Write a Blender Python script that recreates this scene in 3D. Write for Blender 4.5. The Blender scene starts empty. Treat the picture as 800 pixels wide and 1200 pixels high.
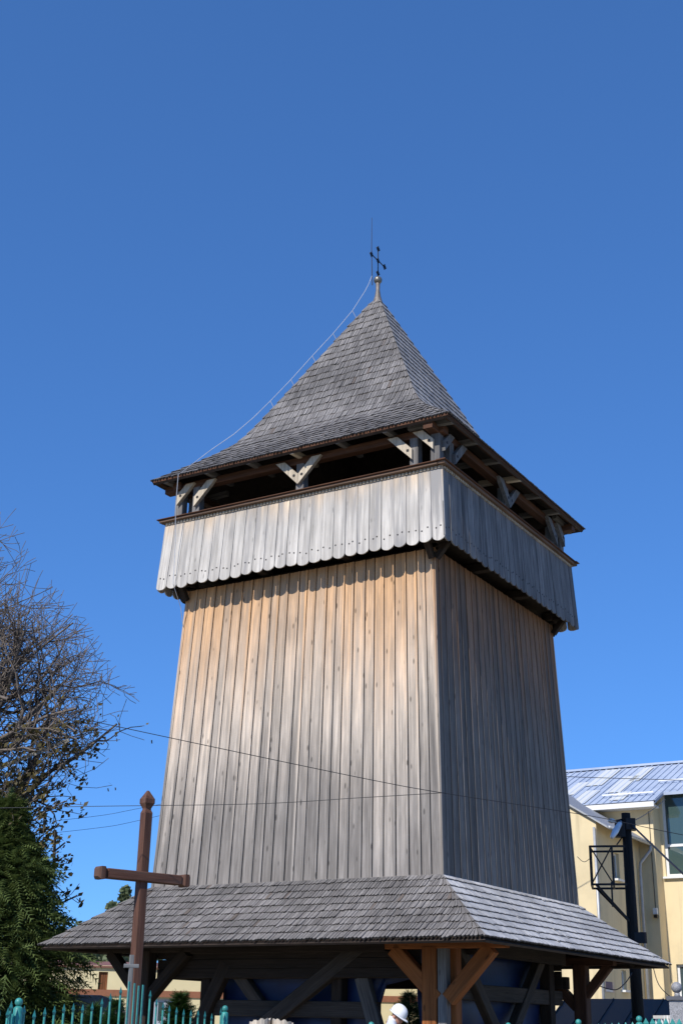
import bpy, math, random
from mathutils import Vector, Matrix
random.seed(7)
S = bpy.context.scene
COL = S.collection
R = math.radians

# ------------------------------------------------------------------ camera
FPX, PITCH, ROLL, CAMZ = 1538.03, R(21.4625), R(1.0464), 1.3
cF = Vector((0, math.cos(PITCH), math.sin(PITCH)))
_u = Vector((0, -math.sin(PITCH), math.cos(PITCH))); _r = Vector((1, 0, 0))
cR = math.cos(ROLL)*_r + math.sin(ROLL)*_u
cU = math.cos(ROLL)*_u - math.sin(ROLL)*_r
cam = bpy.data.cameras.new('camera'); camo = bpy.data.objects.new('camera', cam); COL.objects.link(camo)
cam.sensor_fit = 'VERTICAL'; cam.sensor_height = 36; cam.lens = FPX/1200*36
cam.clip_start = .1; cam.clip_end = 6000
m = Matrix.Identity(4)
for i in range(3):
    m[i][0] = cR[i]; m[i][1] = cU[i]; m[i][2] = -cF[i]
m[2][3] = CAMZ
camo.matrix_world = m
S.camera = camo

# ------------------------------------------------------------------ light
SUN_EL = R(42); SUN_H = Vector((-.531, -.847, 0)).normalized()
SUN = Vector((SUN_H.x*math.cos(SUN_EL), SUN_H.y*math.cos(SUN_EL), math.sin(SUN_EL)))
W = bpy.data.worlds.new('World'); S.world = W; W.use_nodes = True
nt = W.node_tree; nt.nodes.clear()
sky = nt.nodes.new('ShaderNodeTexSky'); sky.sky_type = 'NISHITA'; sky.sun_disc = False
sky.sun_elevation = SUN_EL; sky.sun_rotation = math.atan2(SUN_H.x, SUN_H.y)
sky.air_density = 1.0; sky.dust_density = 0.; sky.ozone_density = 10.; sky.altitude = 2000
bg = nt.nodes.new('ShaderNodeBackground'); bg.inputs[1].default_value = .12
wo = nt.nodes.new('ShaderNodeOutputWorld')
gm_ = nt.nodes.new('ShaderNodeGamma'); gm_.inputs[1].default_value = .66      # film response of the whole sky
tn_ = nt.nodes.new('ShaderNodeVectorMath'); tn_.operation = 'MULTIPLY'; tn_.inputs[1].default_value = (.90, 1.57, 2.40)
nt.links.new(sky.outputs[0], gm_.inputs[0]); nt.links.new(gm_.outputs[0], tn_.inputs[0]); nt.links.new(tn_.outputs[0], bg.inputs[0]); nt.links.new(bg.outputs[0], wo.inputs[0])
sl = bpy.data.lights.new('sun', 'SUN'); sl.energy = 5.0; sl.angle = R(.53); sl.color = (1, .955, .89)
so = bpy.data.objects.new('sun', sl); COL.objects.link(so)
so.rotation_euler = (-SUN).to_track_quat('-Z', 'Y').to_euler(); so.location = SUN*80
vs = S.view_settings; vs.view_transform = 'Standard'; vs.look = 'None'; vs.exposure = 0; vs.gamma = 1
vs.use_curve_mapping = False

# ------------------------------------------------------------------ helpers
def ray(px, py): return cR*(px-400) + cU*(600-py) + cF*FPX
def at(px, py, Y):                      # point of a pixel's ray at world depth Y
    d = ray(px, py); return Vector((0, 0, CAMZ)) + d*(Y/d.y)
def on_plane(px, py, P0, n):
    d = ray(px, py); c = Vector((0, 0, CAMZ)); return c + d*(n.dot(P0-c)/n.dot(d))

class MB:
    def __init__(s): s.v = []; s.f = []; s.m = []; s.a = []
    def add(s, vs, fs, mat=0, rnd=0.):
        k = len(s.v); s.v += [tuple(v) for v in vs]
        for f in fs: s.f.append([i+k for i in f]); s.m.append(mat); s.a.append(rnd)
    def box(s, lo, hi, mat=0, rnd=0.):
        x0, y0, z0 = lo; x1, y1, z1 = hi
        s.add([(x0,y0,z0),(x1,y0,z0),(x1,y1,z0),(x0,y1,z0),(x0,y0,z1),(x1,y0,z1),(x1,y1,z1),(x0,y1,z1)],
              [(3,2,1,0),(4,5,6,7),(0,1,5,4),(1,2,6,5),(2,3,7,6),(3,0,4,7)], mat, rnd)
    def bar(s, p0, p1, w, h, up=(0,0,1), mat=0, rnd=0.):
        p0 = Vector(p0); p1 = Vector(p1); d = (p1-p0).normalized(); up = Vector(up)
        if abs(d.dot(up)) > .98: up = Vector((1, 0, 0))
        x = d.cross(up).normalized()*w/2; y = x.cross(d).normalized()*h/2
        vs = [p0-x-y, p0+x-y, p0+x+y, p0-x+y, p1-x-y, p1+x-y, p1+x+y, p1-x+y]
        s.add(vs, [(3,2,1,0),(4,5,6,7),(0,1,5,4),(1,2,6,5),(2,3,7,6),(3,0,4,7)], mat, rnd)
    def tube(s, pts, rad, n=6, mat=0, rnd=0., cap=True):
        pts = [Vector(p) for p in pts]
        if not hasattr(rad, '__len__'): rad = [rad]*len(pts)
        k = len(s.v); ref = Vector((.31, .22, .93)); last = None
        for i, p in enumerate(pts):
            t = (pts[min(i+1, len(pts)-1)]-pts[max(i-1, 0)]).normalized()
            if last is None:
                a = t.cross(ref if abs(t.dot(ref)) < .95 else Vector((1, 0, 0))).normalized()
            else:
                a = (last - t*last.dot(t)).normalized()
            last = a; b = t.cross(a)
            for j in range(n):
                q = 2*math.pi*j/n; s.v.append(tuple(p + (a*math.cos(q)+b*math.sin(q))*rad[i]))
        for i in range(len(pts)-1):
            for j in range(n):
                s.f.append([k+i*n+j, k+i*n+(j+1) % n, k+(i+1)*n+(j+1) % n, k+(i+1)*n+j]); s.m.append(mat); s.a.append(rnd)
        if cap:
            s.f.append([k+j for j in reversed(range(n))]); s.m.append(mat); s.a.append(rnd)
            s.f.append([k+(len(pts)-1)*n+j for j in range(n)]); s.m.append(mat); s.a.append(rnd)
    def lathe(s, prof, n=16, c=(0,0,0), mat=0, rnd=0.):
        s.tube([(c[0], c[1], c[2]+z) for r, z in prof], [max(r, 1e-4) for r, z in prof], n, mat, rnd)
    def ball(s, c, r, n=12, mat=0, sz=1.):
        pr = [(r*math.sin(math.pi*i/8), -r*sz*math.cos(math.pi*i/8)) for i in range(9)]
        s.lathe(pr, n, c, mat)
    def mesh(s, name, mats, smooth=False):
        me = bpy.data.meshes.new(name); me.from_pydata(s.v, [], s.f)
        for mt in (mats if isinstance(mats, (list, tuple)) else [mats]): me.materials.append(mt)
        me.polygons.foreach_set('material_index', s.m)
        if any(s.a):
            at_ = me.attributes.new('rnd', 'FLOAT', 'FACE'); at_.data.foreach_set('value', s.a)
        if smooth: me.polygons.foreach_set('use_smooth', [True]*len(s.f))
        me.update(); return me
    def build(s, name, mats, parent=None, smooth=False):
        return link(bpy.data.objects.new(name, s.mesh(name, mats, smooth)), parent)

def link(o, parent=None):
    COL.objects.link(o)
    if parent is not None: o.parent = parent
    return o
def tag(o, label=None, cat=None, group=None, kind=None):
    if label: o['label'] = label
    if cat: o['category'] = cat
    if group: o['group'] = group
    if kind: o['kind'] = kind
    return o
def thing(name, label, cat, loc=(0,0,0), rz=0, group=None):
    o = bpy.data.objects.new(name, None); COL.objects.link(o); o.location = loc; o.rotation_euler.z = rz
    o.empty_display_size = .2
    return tag(o, label, cat, group)
def frame(p0, p1, up):
    z = (Vector(p1)-Vector(p0)).normalized(); y = Vector(up); y = (y - z*y.dot(z))
    if y.length < 1e-4: y = Vector((1, 0, 0)) - z*z.x
    y.normalize(); x = y.cross(z)
    mt = Matrix.Identity(4)
    for i in range(3): mt[i][0] = x[i]; mt[i][1] = y[i]; mt[i][2] = z[i]; mt[i][3] = p0[i]
    return mt
def timber(name, parent, p0, p1, w, d, mat, up=(0,0,1), bev=.012, cut0=0., cut1=0.):
    """chamfered beam; local z runs along its length, local y towards `up`"""
    L = (Vector(p1)-Vector(p0)).length; b = MB()
    x, y = w/2, d/2; c = bev
    ring = [(-x+c,-y),(x-c,-y),(x,-y+c),(x,y-c),(x-c,y),(-x+c,y),(-x,y-c),(-x,-y+c)]
    vs = [(q[0], q[1], 0+cut0*(q[1]/y)) for q in ring] + [(q[0], q[1], L+cut1*(q[1]/y)) for q in ring]
    b.add(vs, [tuple(range(7, -1, -1)), tuple(range(8, 16))] + [(i, (i+1) % 8, 8+(i+1) % 8, 8+i) for i in range(8)])
    o = b.build(name, mat, parent); o.matrix_local = frame(p0, p1, up); return o

# ------------------------------------------------------------------ materials
def newmat(name):
    mt = bpy.data.materials.new(name); mt.use_nodes = True
    n = mt.node_tree; b = n.nodes['Principled BSDF']; return mt, n, b
def nd(n, t, **kw):
    o = n.nodes.new(t)
    for k, v in kw.items(): setattr(o, k, v)
    return o
def mixc(n, fac, a, b, mode='MIX'):
    x = nd(n, 'ShaderNodeMix', data_type='RGBA', blend_type=mode)
    for s, v in ((0, fac), (6, a), (7, b)):
        if isinstance(v, (int, float)): x.inputs[s].default_value = v
        elif isinstance(v, tuple): x.inputs[s].default_value = (*v, 1)
        else: n.links.new(v, x.inputs[s])
    return x.outputs[2]
def maprange(n, v, a, b, c=0., d=1., smooth=True):
    x = nd(n, 'ShaderNodeMapRange'); x.interpolation_type = 'SMOOTHSTEP' if smooth else 'LINEAR'
    n.links.new(v, x.inputs[0])
    for i, q in enumerate((a, b, c, d)): x.inputs[i+1].default_value = q
    return x.outputs[0]
def math_(n, op, a, b=None):
    x = nd(n, 'ShaderNodeMath', operation=op)
    for i, q in enumerate((a, b)):
        if q is None: continue
        if isinstance(q, (int, float)): x.inputs[i].default_value = q
        else: n.links.new(q, x.inputs[i])
    return x.outputs[0]
def noise(n, vec, scale, detail=4, rough=.55, out=0):
    x = nd(n, 'ShaderNodeTexNoise'); x.inputs['Scale'].default_value = scale
    x.inputs['Detail'].default_value = detail; x.inputs['Roughness'].default_value = rough
    n.links.new(vec, x.inputs['Vector']); return x.outputs[out]
def bump(n, b, h, strength=.4, dist=.01):
    x = nd(n, 'ShaderNodeBump'); x.inputs['Strength'].default_value = strength; x.inputs['Distance'].default_value = dist
    n.links.new(h, x.inputs['Height']); n.links.new(x.outputs[0], b.inputs['Normal'])

def wood(name, c1, c2, warm=None, wz=(0.35, .95), rough=.8, spec=.25, knots=0., streak=1., var=.3, stain=None, mid_=None):
    """weathered timber, grain along local z. warm: colour of the sheltered, unweathered wood in the upper part"""
    mt, n, b = newmat(name); tc = nd(n, 'ShaderNodeTexCoord'); oi = nd(n, 'ShaderNodeObjectInfo')
    rv = nd(n, 'ShaderNodeVectorMath', operation='SCALE'); n.links.new(tc.outputs['Object'], rv.inputs[0]); rv.inputs[3].default_value = 1
    off = nd(n, 'ShaderNodeCombineXYZ'); r9 = math_(n, 'MULTIPLY', oi.outputs['Random'], 57.)
    for i in range(3): n.links.new(r9, off.inputs[i])
    ad = nd(n, 'ShaderNodeVectorMath', operation='ADD'); n.links.new(rv.outputs[0], ad.inputs[0]); n.links.new(off.outputs[0], ad.inputs[1])
    vec = ad.outputs[0]
    def mapped(sx, sz):
        mp = nd(n, 'ShaderNodeMapping'); mp.inputs['Scale'].default_value = (sx, sx, sz); n.links.new(vec, mp.inputs[0]); return mp.outputs[0]
    fine = noise(n, mapped(90, 2.2), 1, 5, .6)
    mid = noise(n, mapped(14, .55), 1, 4, .6)
    blot = noise(n, mapped(2.2, .9), 1, 3, .5)
    col = mixc(n, maprange(n, fine, .3, .7), c1, c2)
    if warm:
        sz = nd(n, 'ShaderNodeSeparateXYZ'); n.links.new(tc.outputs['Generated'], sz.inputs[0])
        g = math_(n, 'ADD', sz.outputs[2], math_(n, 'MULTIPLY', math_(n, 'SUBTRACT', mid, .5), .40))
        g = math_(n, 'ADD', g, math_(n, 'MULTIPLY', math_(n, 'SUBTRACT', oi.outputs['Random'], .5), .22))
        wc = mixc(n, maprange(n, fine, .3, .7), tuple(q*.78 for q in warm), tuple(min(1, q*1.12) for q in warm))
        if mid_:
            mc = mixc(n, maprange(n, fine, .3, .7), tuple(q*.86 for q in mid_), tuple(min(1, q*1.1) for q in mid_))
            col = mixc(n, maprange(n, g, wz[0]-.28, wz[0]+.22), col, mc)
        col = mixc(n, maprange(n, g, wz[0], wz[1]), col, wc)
    k = math_(n, 'ADD', math_(n, 'MULTIPLY', oi.outputs['Random'], var), 1-var*.55)
    k = math_(n, 'MULTIPLY', k, maprange(n, mid, .25, .75, 1-.3*streak, 1+.18*streak))
    k = math_(n, 'MULTIPLY', k, maprange(n, blot, .3, .75, .82, 1.12))
    if knots:
        vo = nd(n, 'ShaderNodeTexVoronoi'); vo.feature = 'F1'; vo.inputs['Scale'].default_value = 1; vo.inputs['Randomness'].default_value = 1
        n.links.new(mapped(6.5, 2.0), vo.inputs['Vector'])
        k = math_(n, 'MULTIPLY', k, maprange(n, vo.outputs['Distance'], .06, .16, 1-knots, 1.))
    cm = nd(n, 'ShaderNodeCombineColor')
    for i in range(3): n.links.new(k, cm.inputs[i])
    col = mixc(n, 1., col, cm.outputs[0], 'MULTIPLY')
    if stain:
        col = mixc(n, maprange(n, noise(n, mapped(5, .35), 1, 4, .6), .48, .7), col, stain)
    n.links.new(col, b.inputs['Base Color']); b.inputs['Roughness'].default_value = rough
    b.inputs['Specular IOR Level'].default_value = spec
    h = math_(n, 'ADD', fine, math_(n, 'MULTIPLY', mid, .7)); bump(n, b, h, .5, .006)
    return mt

def shingle_mat(name, c1, c2, odd, rough=.6, spec=.4):
    mt, n, b = newmat(name); tc = nd(n, 'ShaderNodeTexCoord'); a = nd(n, 'ShaderNodeAttribute', attribute_name='rnd')
    f = noise(n, tc.outputs['Object'], 35, 4, .6); big = noise(n, tc.outputs['Object'], 1.1, 3, .6)
    col = mixc(n, a.outputs['Fac'], c1, c2)
    col = mixc(n, maprange(n, a.outputs['Fac'], .985, .992), col, odd)
    k = math_(n, 'MULTIPLY', maprange(n, f, .3, .7, .8, 1.15), maprange(n, big, .3, .7, .72, 1.16))
    cm = nd(n, 'ShaderNodeCombineColor')
    for i in range(3): n.links.new(k, cm.inputs[i])
    n.links.new(mixc(n, 1., col, cm.outputs[0], 'MULTIPLY'), b.inputs['Base Color'])
    b.inputs['Roughness'].default_value = rough; b.inputs['Specular IOR Level'].default_value = spec
    bump(n, b, f, .3, .004); return mt

def plain(name, c, rough=.6, metal=0., spec=.5, var=.12, scale=6., bmp=.0, emit=None):
    mt, n, b = newmat(name); tc = nd(n, 'ShaderNodeTexCoord')
    f = noise(n, tc.outputs['Object'], scale, 5, .6)
    n.links.new(mixc(n, maprange(n, f, .25, .75), tuple(q*(1-var) for q in c), tuple(min(1, q*(1+var)) for q in c)), b.inputs['Base Color'])
    b.inputs['Roughness'].default_value = rough; b.inputs['Metallic'].default_value = metal; b.inputs['Specular IOR Level'].default_value = spec
    if bmp: bump(n, b, noise(n, tc.outputs['Object'], scale*8, 4, .6), bmp, .01)
    return mt
def leafmat(name, c1, c2, scale=3.):
    mt, n, b = newmat(name); a = nd(n, 'ShaderNodeAttribute', attribute_name='rnd')
    col = mixc(n, a.outputs['Fac'], c1, c2)
    n.links.new(col, b.inputs['Base Color']); b.inputs['Roughness'].default_value = .6; b.inputs['Specular IOR Level'].default_value = .3
    tr = nd(n, 'ShaderNodeBsdfTranslucent'); n.links.new(col, tr.inputs[0])
    mx = nd(n, 'ShaderNodeMixShader'); mx.inputs[0].default_value = .25
    n.links.new(b.outputs[0], mx.inputs[1]); n.links.new(tr.outputs[0], mx.inputs[2])
    n.links.new(mx.outputs[0], n.nodes['Material Output'].inputs[0]); return mt
def glassmat(name, c=(.05,.07,.08), rough=.04):
    mt, n, b = newmat(name); b.inputs['Base Color'].default_value = (*c, 1); b.inputs['Roughness'].default_value = rough
    b.inputs['Specular IOR Level'].default_value = .9; return mt

M = dict(
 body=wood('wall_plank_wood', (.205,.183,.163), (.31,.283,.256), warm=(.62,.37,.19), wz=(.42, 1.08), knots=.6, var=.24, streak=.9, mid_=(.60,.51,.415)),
 bodyR=wood('wall_plank_shaded_wood', (.15,.13,.112), (.27,.238,.205), warm=(.30,.165,.09), wz=(.45, 1.05), knots=.5, var=.4),  # same planks on the right face, with its shade put into the colour
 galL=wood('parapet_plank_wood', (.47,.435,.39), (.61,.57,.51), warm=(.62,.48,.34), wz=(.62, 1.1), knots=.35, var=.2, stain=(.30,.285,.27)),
 galR=wood('parapet_plank_shaded_wood', (.15,.14,.135), (.30,.285,.27), warm=(.26,.22,.19), wz=(.8, 1.2), knots=.2, var=.35, stain=(.085,.08,.078)),  # right-face parapet planks, darkened in colour to carry the shade there
 brown=wood('brown_stained_wood', (.07,.032,.018), (.14,.065,.036), var=.25),
 rail=wood('rail_wood', (.12,.075,.05), (.2,.13,.09), var=.25),
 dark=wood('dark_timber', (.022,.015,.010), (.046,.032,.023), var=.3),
 oldgrey=wood('old_grey_timber', (.13,.12,.11), (.26,.245,.23), knots=.4),
 new=wood('pale_new_timber', (.50,.41,.30), (.64,.55,.42), knots=.3, var=.12),
 orange=wood('orange_new_timber', (.24,.078,.02), (.36,.128,.04), knots=.6, var=.12),
 cross=wood('red_brown_painted_wood', (.085,.038,.023), (.155,.072,.045), var=.1, rough=.65, knots=.35, streak=1.5, stain=(.13,.08,.06)),
 greycross=wood('grey_cross_wood', (.15,.15,.145), (.24,.24,.235), var=.1),
 sh=shingle_mat('grey_shingle', (.135,.124,.116), (.215,.20,.188), (.13,.105,.088), .65, .35),
 shR=shingle_mat('sheen_shingle', (.46,.445,.425), (.57,.55,.53), (.40,.38,.36), .5, .5),  # right skirt face: grazing sky sheen painted in as a lighter colour
 shM=shingle_mat('pale_sheen_shingle', (.22,.21,.20), (.32,.305,.29), (.2,.17,.15), .6, .4),  # right upper-roof face: weaker sheen painted in as a lighter grey
 shE=plain('shingle_end_grain_shade', (.045,.04,.036), .9, var=.4, scale=20),  # butt faces: dark end grain plus painted shadow lines between courses
 deck=plain('roof_deck_wood', (.045,.03,.022), .85, var=.3),
 iron=plain('dark_iron', (.02,.02,.022), .5, .6),
 zinc=plain('weathered_zinc', (.17,.145,.125), .55, .2, var=.3, scale=14),
 wire=plain('white_conductor', (.5,.51,.53), .5, .3),
 cable=plain('black_cable', (.015,.015,.017), .5),
 teal=plain('teal_paint', (.035,.24,.215), .45, 0, .5, var=.25, scale=20, bmp=.1),
 tarp=plain('blue_tarpaulin', (.007,.022,.085), .5, 0, .5, var=.25, scale=3, bmp=.15),
 nail=plain('rusty_nail', (.02,.016,.014), .7),
)
def rot2(k):  # k-th face: outward normal and along vector in tower coordinates
    return [(Vector((0,-1,0)), Vector((1,0,0))), (Vector((1,0,0)), Vector((0,1,0))),
            (Vector((0,1,0)), Vector((-1,0,0))), (Vector((-1,0,0)), Vector((0,-1,0)))][k]

# ------------------------------------------------------------------ ground
def ground():
    b = MB(); b.add([(-2500,-2500,0),(2500,-2500,0),(2500,2500,0),(-2500,2500,0)], [(0,1,2,3)])
    mt, n, p = newmat('ground_earth'); tc = nd(n, 'ShaderNodeTexCoord')
    a = noise(n, tc.outputs['Object'], .35, 6, .6); c = noise(n, tc.outputs['Object'], 9, 5, .65)
    col = mixc(n, maprange(n, a, .45, .56), (.30,.26,.21), (.10,.12,.045))
    col = mixc(n, maprange(n, c, .35, .7), col, (.32,.28,.22), 'MIX')
    n.links.new(col, p.inputs['Base Color']); p.inputs['Roughness'].default_value = .95; bump(n, p, c, .6, .04)
    tag(b.build('ground', mt), kind='structure')
ground()

# ------------------------------------------------------------------ bell tower
YAW = R(31.0766)
T = thing('bell_tower', 'tall tapering wooden bell tower with shingled roofs, scalloped parapet and plank walls', 'bell tower', (.7916, 28, 0), -YAW)
Zb, Hb, Zt, Ht = 3.60, 3.206, 9.92, 2.974
TAP = (3.206-2.974)/(9.835-3.805)
def bodyh(z): return 3.206 - TAP*(z-3.805)
NB = 26
for k in range(4):
    n, a = rot2(k); z0, z1 = 3.45, 10.05; h0, h1 = bodyh(z0)-.05, bodyh(z1)-.05
    b = MB(); q = lambda x, h, z: a*x + n*h + Vector((0,0,z))
    vs = [q(-h0,h0,z0), q(h0,h0,z0), q(h1,h1,z1), q(-h1,h1,z1)]; vs += [v - n*.06 for v in vs]
    b.add(vs, [(0,1,2,3),(7,6,5,4),(0,4,5,1),(1,5,6,2),(2,6,7,3),(3,7,4,0)])
    wall = b.build('wall', M['dark'], T)
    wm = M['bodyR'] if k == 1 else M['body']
    rr = random.Random(20+k)
    us = [-1.]
    ws = [rr.uniform(.8, 1.2) for _ in range(NB)]; tot = sum(ws)
    for w in ws: us.append(us[-1]+2*w/tot)
    z0, z1 = 3.62, 10.0; H0, H1 = bodyh(z0), bodyh(z1)
    for i in range(NB):
        um = (us[i]+us[i+1])/2; w0 = (us[i+1]-us[i])*H0-.066; w1 = (us[i+1]-us[i])*H1-.066
        off = rr.uniform(-.006, .006)
        p0 = a*um*H0 + n*(H0-.028+off) + Vector((0,0,z0)); p1 = a*um*H1 + n*(H1-.028+rr.uniform(-.006, .006)) + Vector((0,0,z1))
        L = (p1-p0).length; b = MB(); t = .024; c = .003
        vs = []
        for (w, z) in ((w0, 0), (w0*.985+w1*.015, .02), (w1, L)):
            vs += [(-w/2, 0, z), (w/2, 0, z), (w/2, t-c, z), (w/2-c, t, z), (-w/2+c, t, z), (-w/2, t-c, z)]
        b.add(vs, [(5,4,3,2,1,0), tuple(range(12,18))] + [(r*6+j, r*6+(j+1) % 6, r*6+6+(j+1) % 6, r*6+6+j) for r in (0,1) for j in range(6)])
        o = b.build('plank', wm, wall); o.matrix_local = frame(p0, p1, n)
    for i in range(NB+1):
        u = us[i]; u = max(-1, min(1, u)); ins = .012 if i in (0, NB) else 0
        s0 = a*(u*H0 - (ins*(1 if u > 0 else -1))) ; s1 = a*(u*H1 - (ins*(1 if u > 0 else -1)))
        wd = rr.uniform(.040, .052) if 0 < i < NB else .06
        s0 = s0 - a*(.004 if 0 < i < NB else 0); s1 = s1 - a*(.004 if 0 < i < NB else 0); p0 = s0 + n*(H0-.004) + Vector((0,0,z0-.02)); p1 = s1 + n*(H1-.004) + Vector((0,0,z1))
        o = timber('batten', wall, p0, p1, wd, .032, wm, n, .004)

# --- parapet of the gallery
Zg, Hg, Zp, Hp = 9.945, 3.456, 11.51, 3.376
def scallop_board(w0, w1, L, t, mats, var=0):
    b = MB(); r = w0/2; out = []; hr = random.Random(int(w0*1e5)+var*17); rz = hr.uniform(.52,.74); sk_ = hr.uniform(-.012,.012)
    for j in range(11):
        q = math.pi*j/10; out.append((-r*math.cos(q), r*rz-r*rz*math.sin(q)+sk_*math.cos(q)+hr.uniform(-.003,.003)))
    out += [(w1/2, L), (-w1/2, L)]; N = len(out)
    b.add([(x, 0, z) for x, z in out]+[(x, t, z) for x, z in out],
          [tuple(range(N))[::-1], tuple(range(N, 2*N))] + [(j, (j+1) % N, N+(j+1) % N, N+j) for j in range(N)])
    for sx in (-1, 1):
        c = Vector((sx*w0*hr.uniform(.15,.3), t+.004, .27+hr.uniform(-.03,.03))); rr_ = .018
        ps = [c+Vector((rr_*math.cos(q*math.pi/3), 0, rr_*math.sin(q*math.pi/3))) for q in range(6)]
        b.add([p-Vector((0,.006,0)) for p in ps]+ps, [tuple(range(6, 12))]+[(q, (q+1) % 6, 6+(q+1) % 6, 6+q) for q in range(6)], 1)
    # outward is +y in the board frame: face order follows
    return b.mesh('parapet_board', mats)
for k in range(4):
    n, a = rot2(k); rr = random.Random(90+k)
    b = MB(); q = lambda x, h, z: a*x + n*h + Vector((0,0,z)); d = .05
    vs = [q(-Hg+d,Hg-d,Zg+.22), q(Hg-d,Hg-d,Zg+.22), q(Hp-d,Hp-d,Zp), q(-Hp+d,Hp-d,Zp)]; vs += [v-n*.03 for v in vs]
    b.add(vs, [(0,1,2,3),(7,6,5,4),(0,4,5,1),(1,5,6,2),(2,6,7,3),(3,7,4,0)])
    par = b.build('parapet', M['dark'], T)
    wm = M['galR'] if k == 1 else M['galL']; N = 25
    mes = [scallop_board(2*Hg/N-.005-.003*q_, 2*Hp/N-.004-.002*q_, 1.57, .026, [wm, M['nail']], q_) for q_ in range(7)]
    for i in range(N):
        u = -1+2*(i+.5)/N
        p0 = a*u*Hg + n*(Hg-.03+rr.uniform(-.005,.005)) + a*rr.uniform(-.006,.006) + Vector((0,0,Zg+rr.uniform(-.022,.016))); p1 = a*u*Hp + n*(Hp-.03+rr.uniform(-.004,.004)) + Vector((0,0,Zp))
        o = link(bpy.data.objects.new('parapet_board', rr.choice(mes)), par); o.matrix_local = frame(p0, p1, n)
    # rail: brown cap and pale teeth standing in for sun dots below it
    e = Hp+.10
    timber('rail', T, a*(-e) + n*(Hp+.02) + Vector((0,0,Zp+.025)), a*(e-.17) + n*(Hp+.02) + Vector((0,0,Zp+.025)), .15, .055, M['rail'], (0,0,1), .01)
    timber('rail_cap', T, a*(-e-.05) + n*(Hp+.03) + Vector((0,0,Zp+.066)), a*(e-.16) + n*(Hp+.03) + Vector((0,0,Zp+.066)), .2, .022, M['brown'], (0,0,1), .006)
    b = MB(); nt_ = 84
    for i in range(nt_):
        x = -Hp+.02+(2*Hp-.04)*(i+.5)/nt_
        c0 = a*x+n*(Hp+.012)+Vector((0,0,Zp-.035)); b.bar(c0-a*.022, c0+a*.022, .03, .05, (0,0,1))
    tag(b.build('sun_dot_trim', M['new'], T), kind='stuff')  # pale teeth painted as the row of sunlit dots under the rail
    # floor joists ends / bottom beams below the gallery
    timber('gallery_sill', T, a*(-Hg+.12)+n*(Hg-.17)+Vector((0,0,Zg+.28)), a*(Hg-.30)+n*(Hg-.17)+Vector((0,0,Zg+.28)), .16, .16, M['brown'], (0,0,1))
    for x in (-2.95, -1.0, 1.0, 2.95):
        timber('console', T, a*x+n*(bodyh(9.9)-.2)+Vector((0,0,Zg+.22)), a*x+n*(Hg-.10)+Vector((0,0,Zg+.22)), .18, .18, M['dark'], (0,0,1))
        if abs(x) > 2: timber('console_brace', T, a*x+n*(bodyh(9.6)+.03)+Vector((0,0,Zg-.16)), a*x+n*(Hg-.2)+Vector((0,0,Zg+.14)), .12, .12, M['dark'], (0,0,1))
b = MB(); b.box((-3.3,-3.3,Zg+.34), (3.3,3.3,Zg+.40)); b.build('gallery_floor', M['dark'], T)

# --- open belfry: posts, knee braces, plates
ZP0, ZP1 = Zg+.4, 12.42
HP = 3.15
def knee(p, d, ln, z, mat, n, w=.16):
    """brace from point p on a post up along d: plumb cut at the post, level cut under the plate"""
    g = w*1.414; b = MB(); e = .045
    poly = [(0,0), (ln+g*.5, ln+g*.5), (ln-g*.5, ln+g*.5), (0, g)]
    vs = [p+d*x+Vector((0,0,z+y))-n*e for x, y in poly]+[p+d*x+Vector((0,0,z+y))+n*e for x, y in poly]
    b.add(vs, [(3,2,1,0),(4,5,6,7)]+[(j,(j+1)%4,4+(j+1)%4,4+j) for j in range(4)])
    o = b.build('knee_brace', mat, T)
    c = p+d*.09+Vector((0,0,z+.09+g*.5))+n*(e+.006); pg = MB(); sd = n.cross(Vector((0,0,1)))
    pg.add([c+(sd*math.cos(q*math.pi/4)+Vector((0,0,1))*math.sin(q*math.pi/4))*.032 for q in range(8)]+[c-n*.02+(sd*math.cos(q*math.pi/4)+Vector((0,0,1))*math.sin(q*math.pi/4))*.032 for q in range(8)], [tuple(range(8))]+[(q,(q+1)%8,8+(q+1)%8,8+q) for q in range(8)])
    pg.build('peg', M['nail'], o)
    return o
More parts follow.
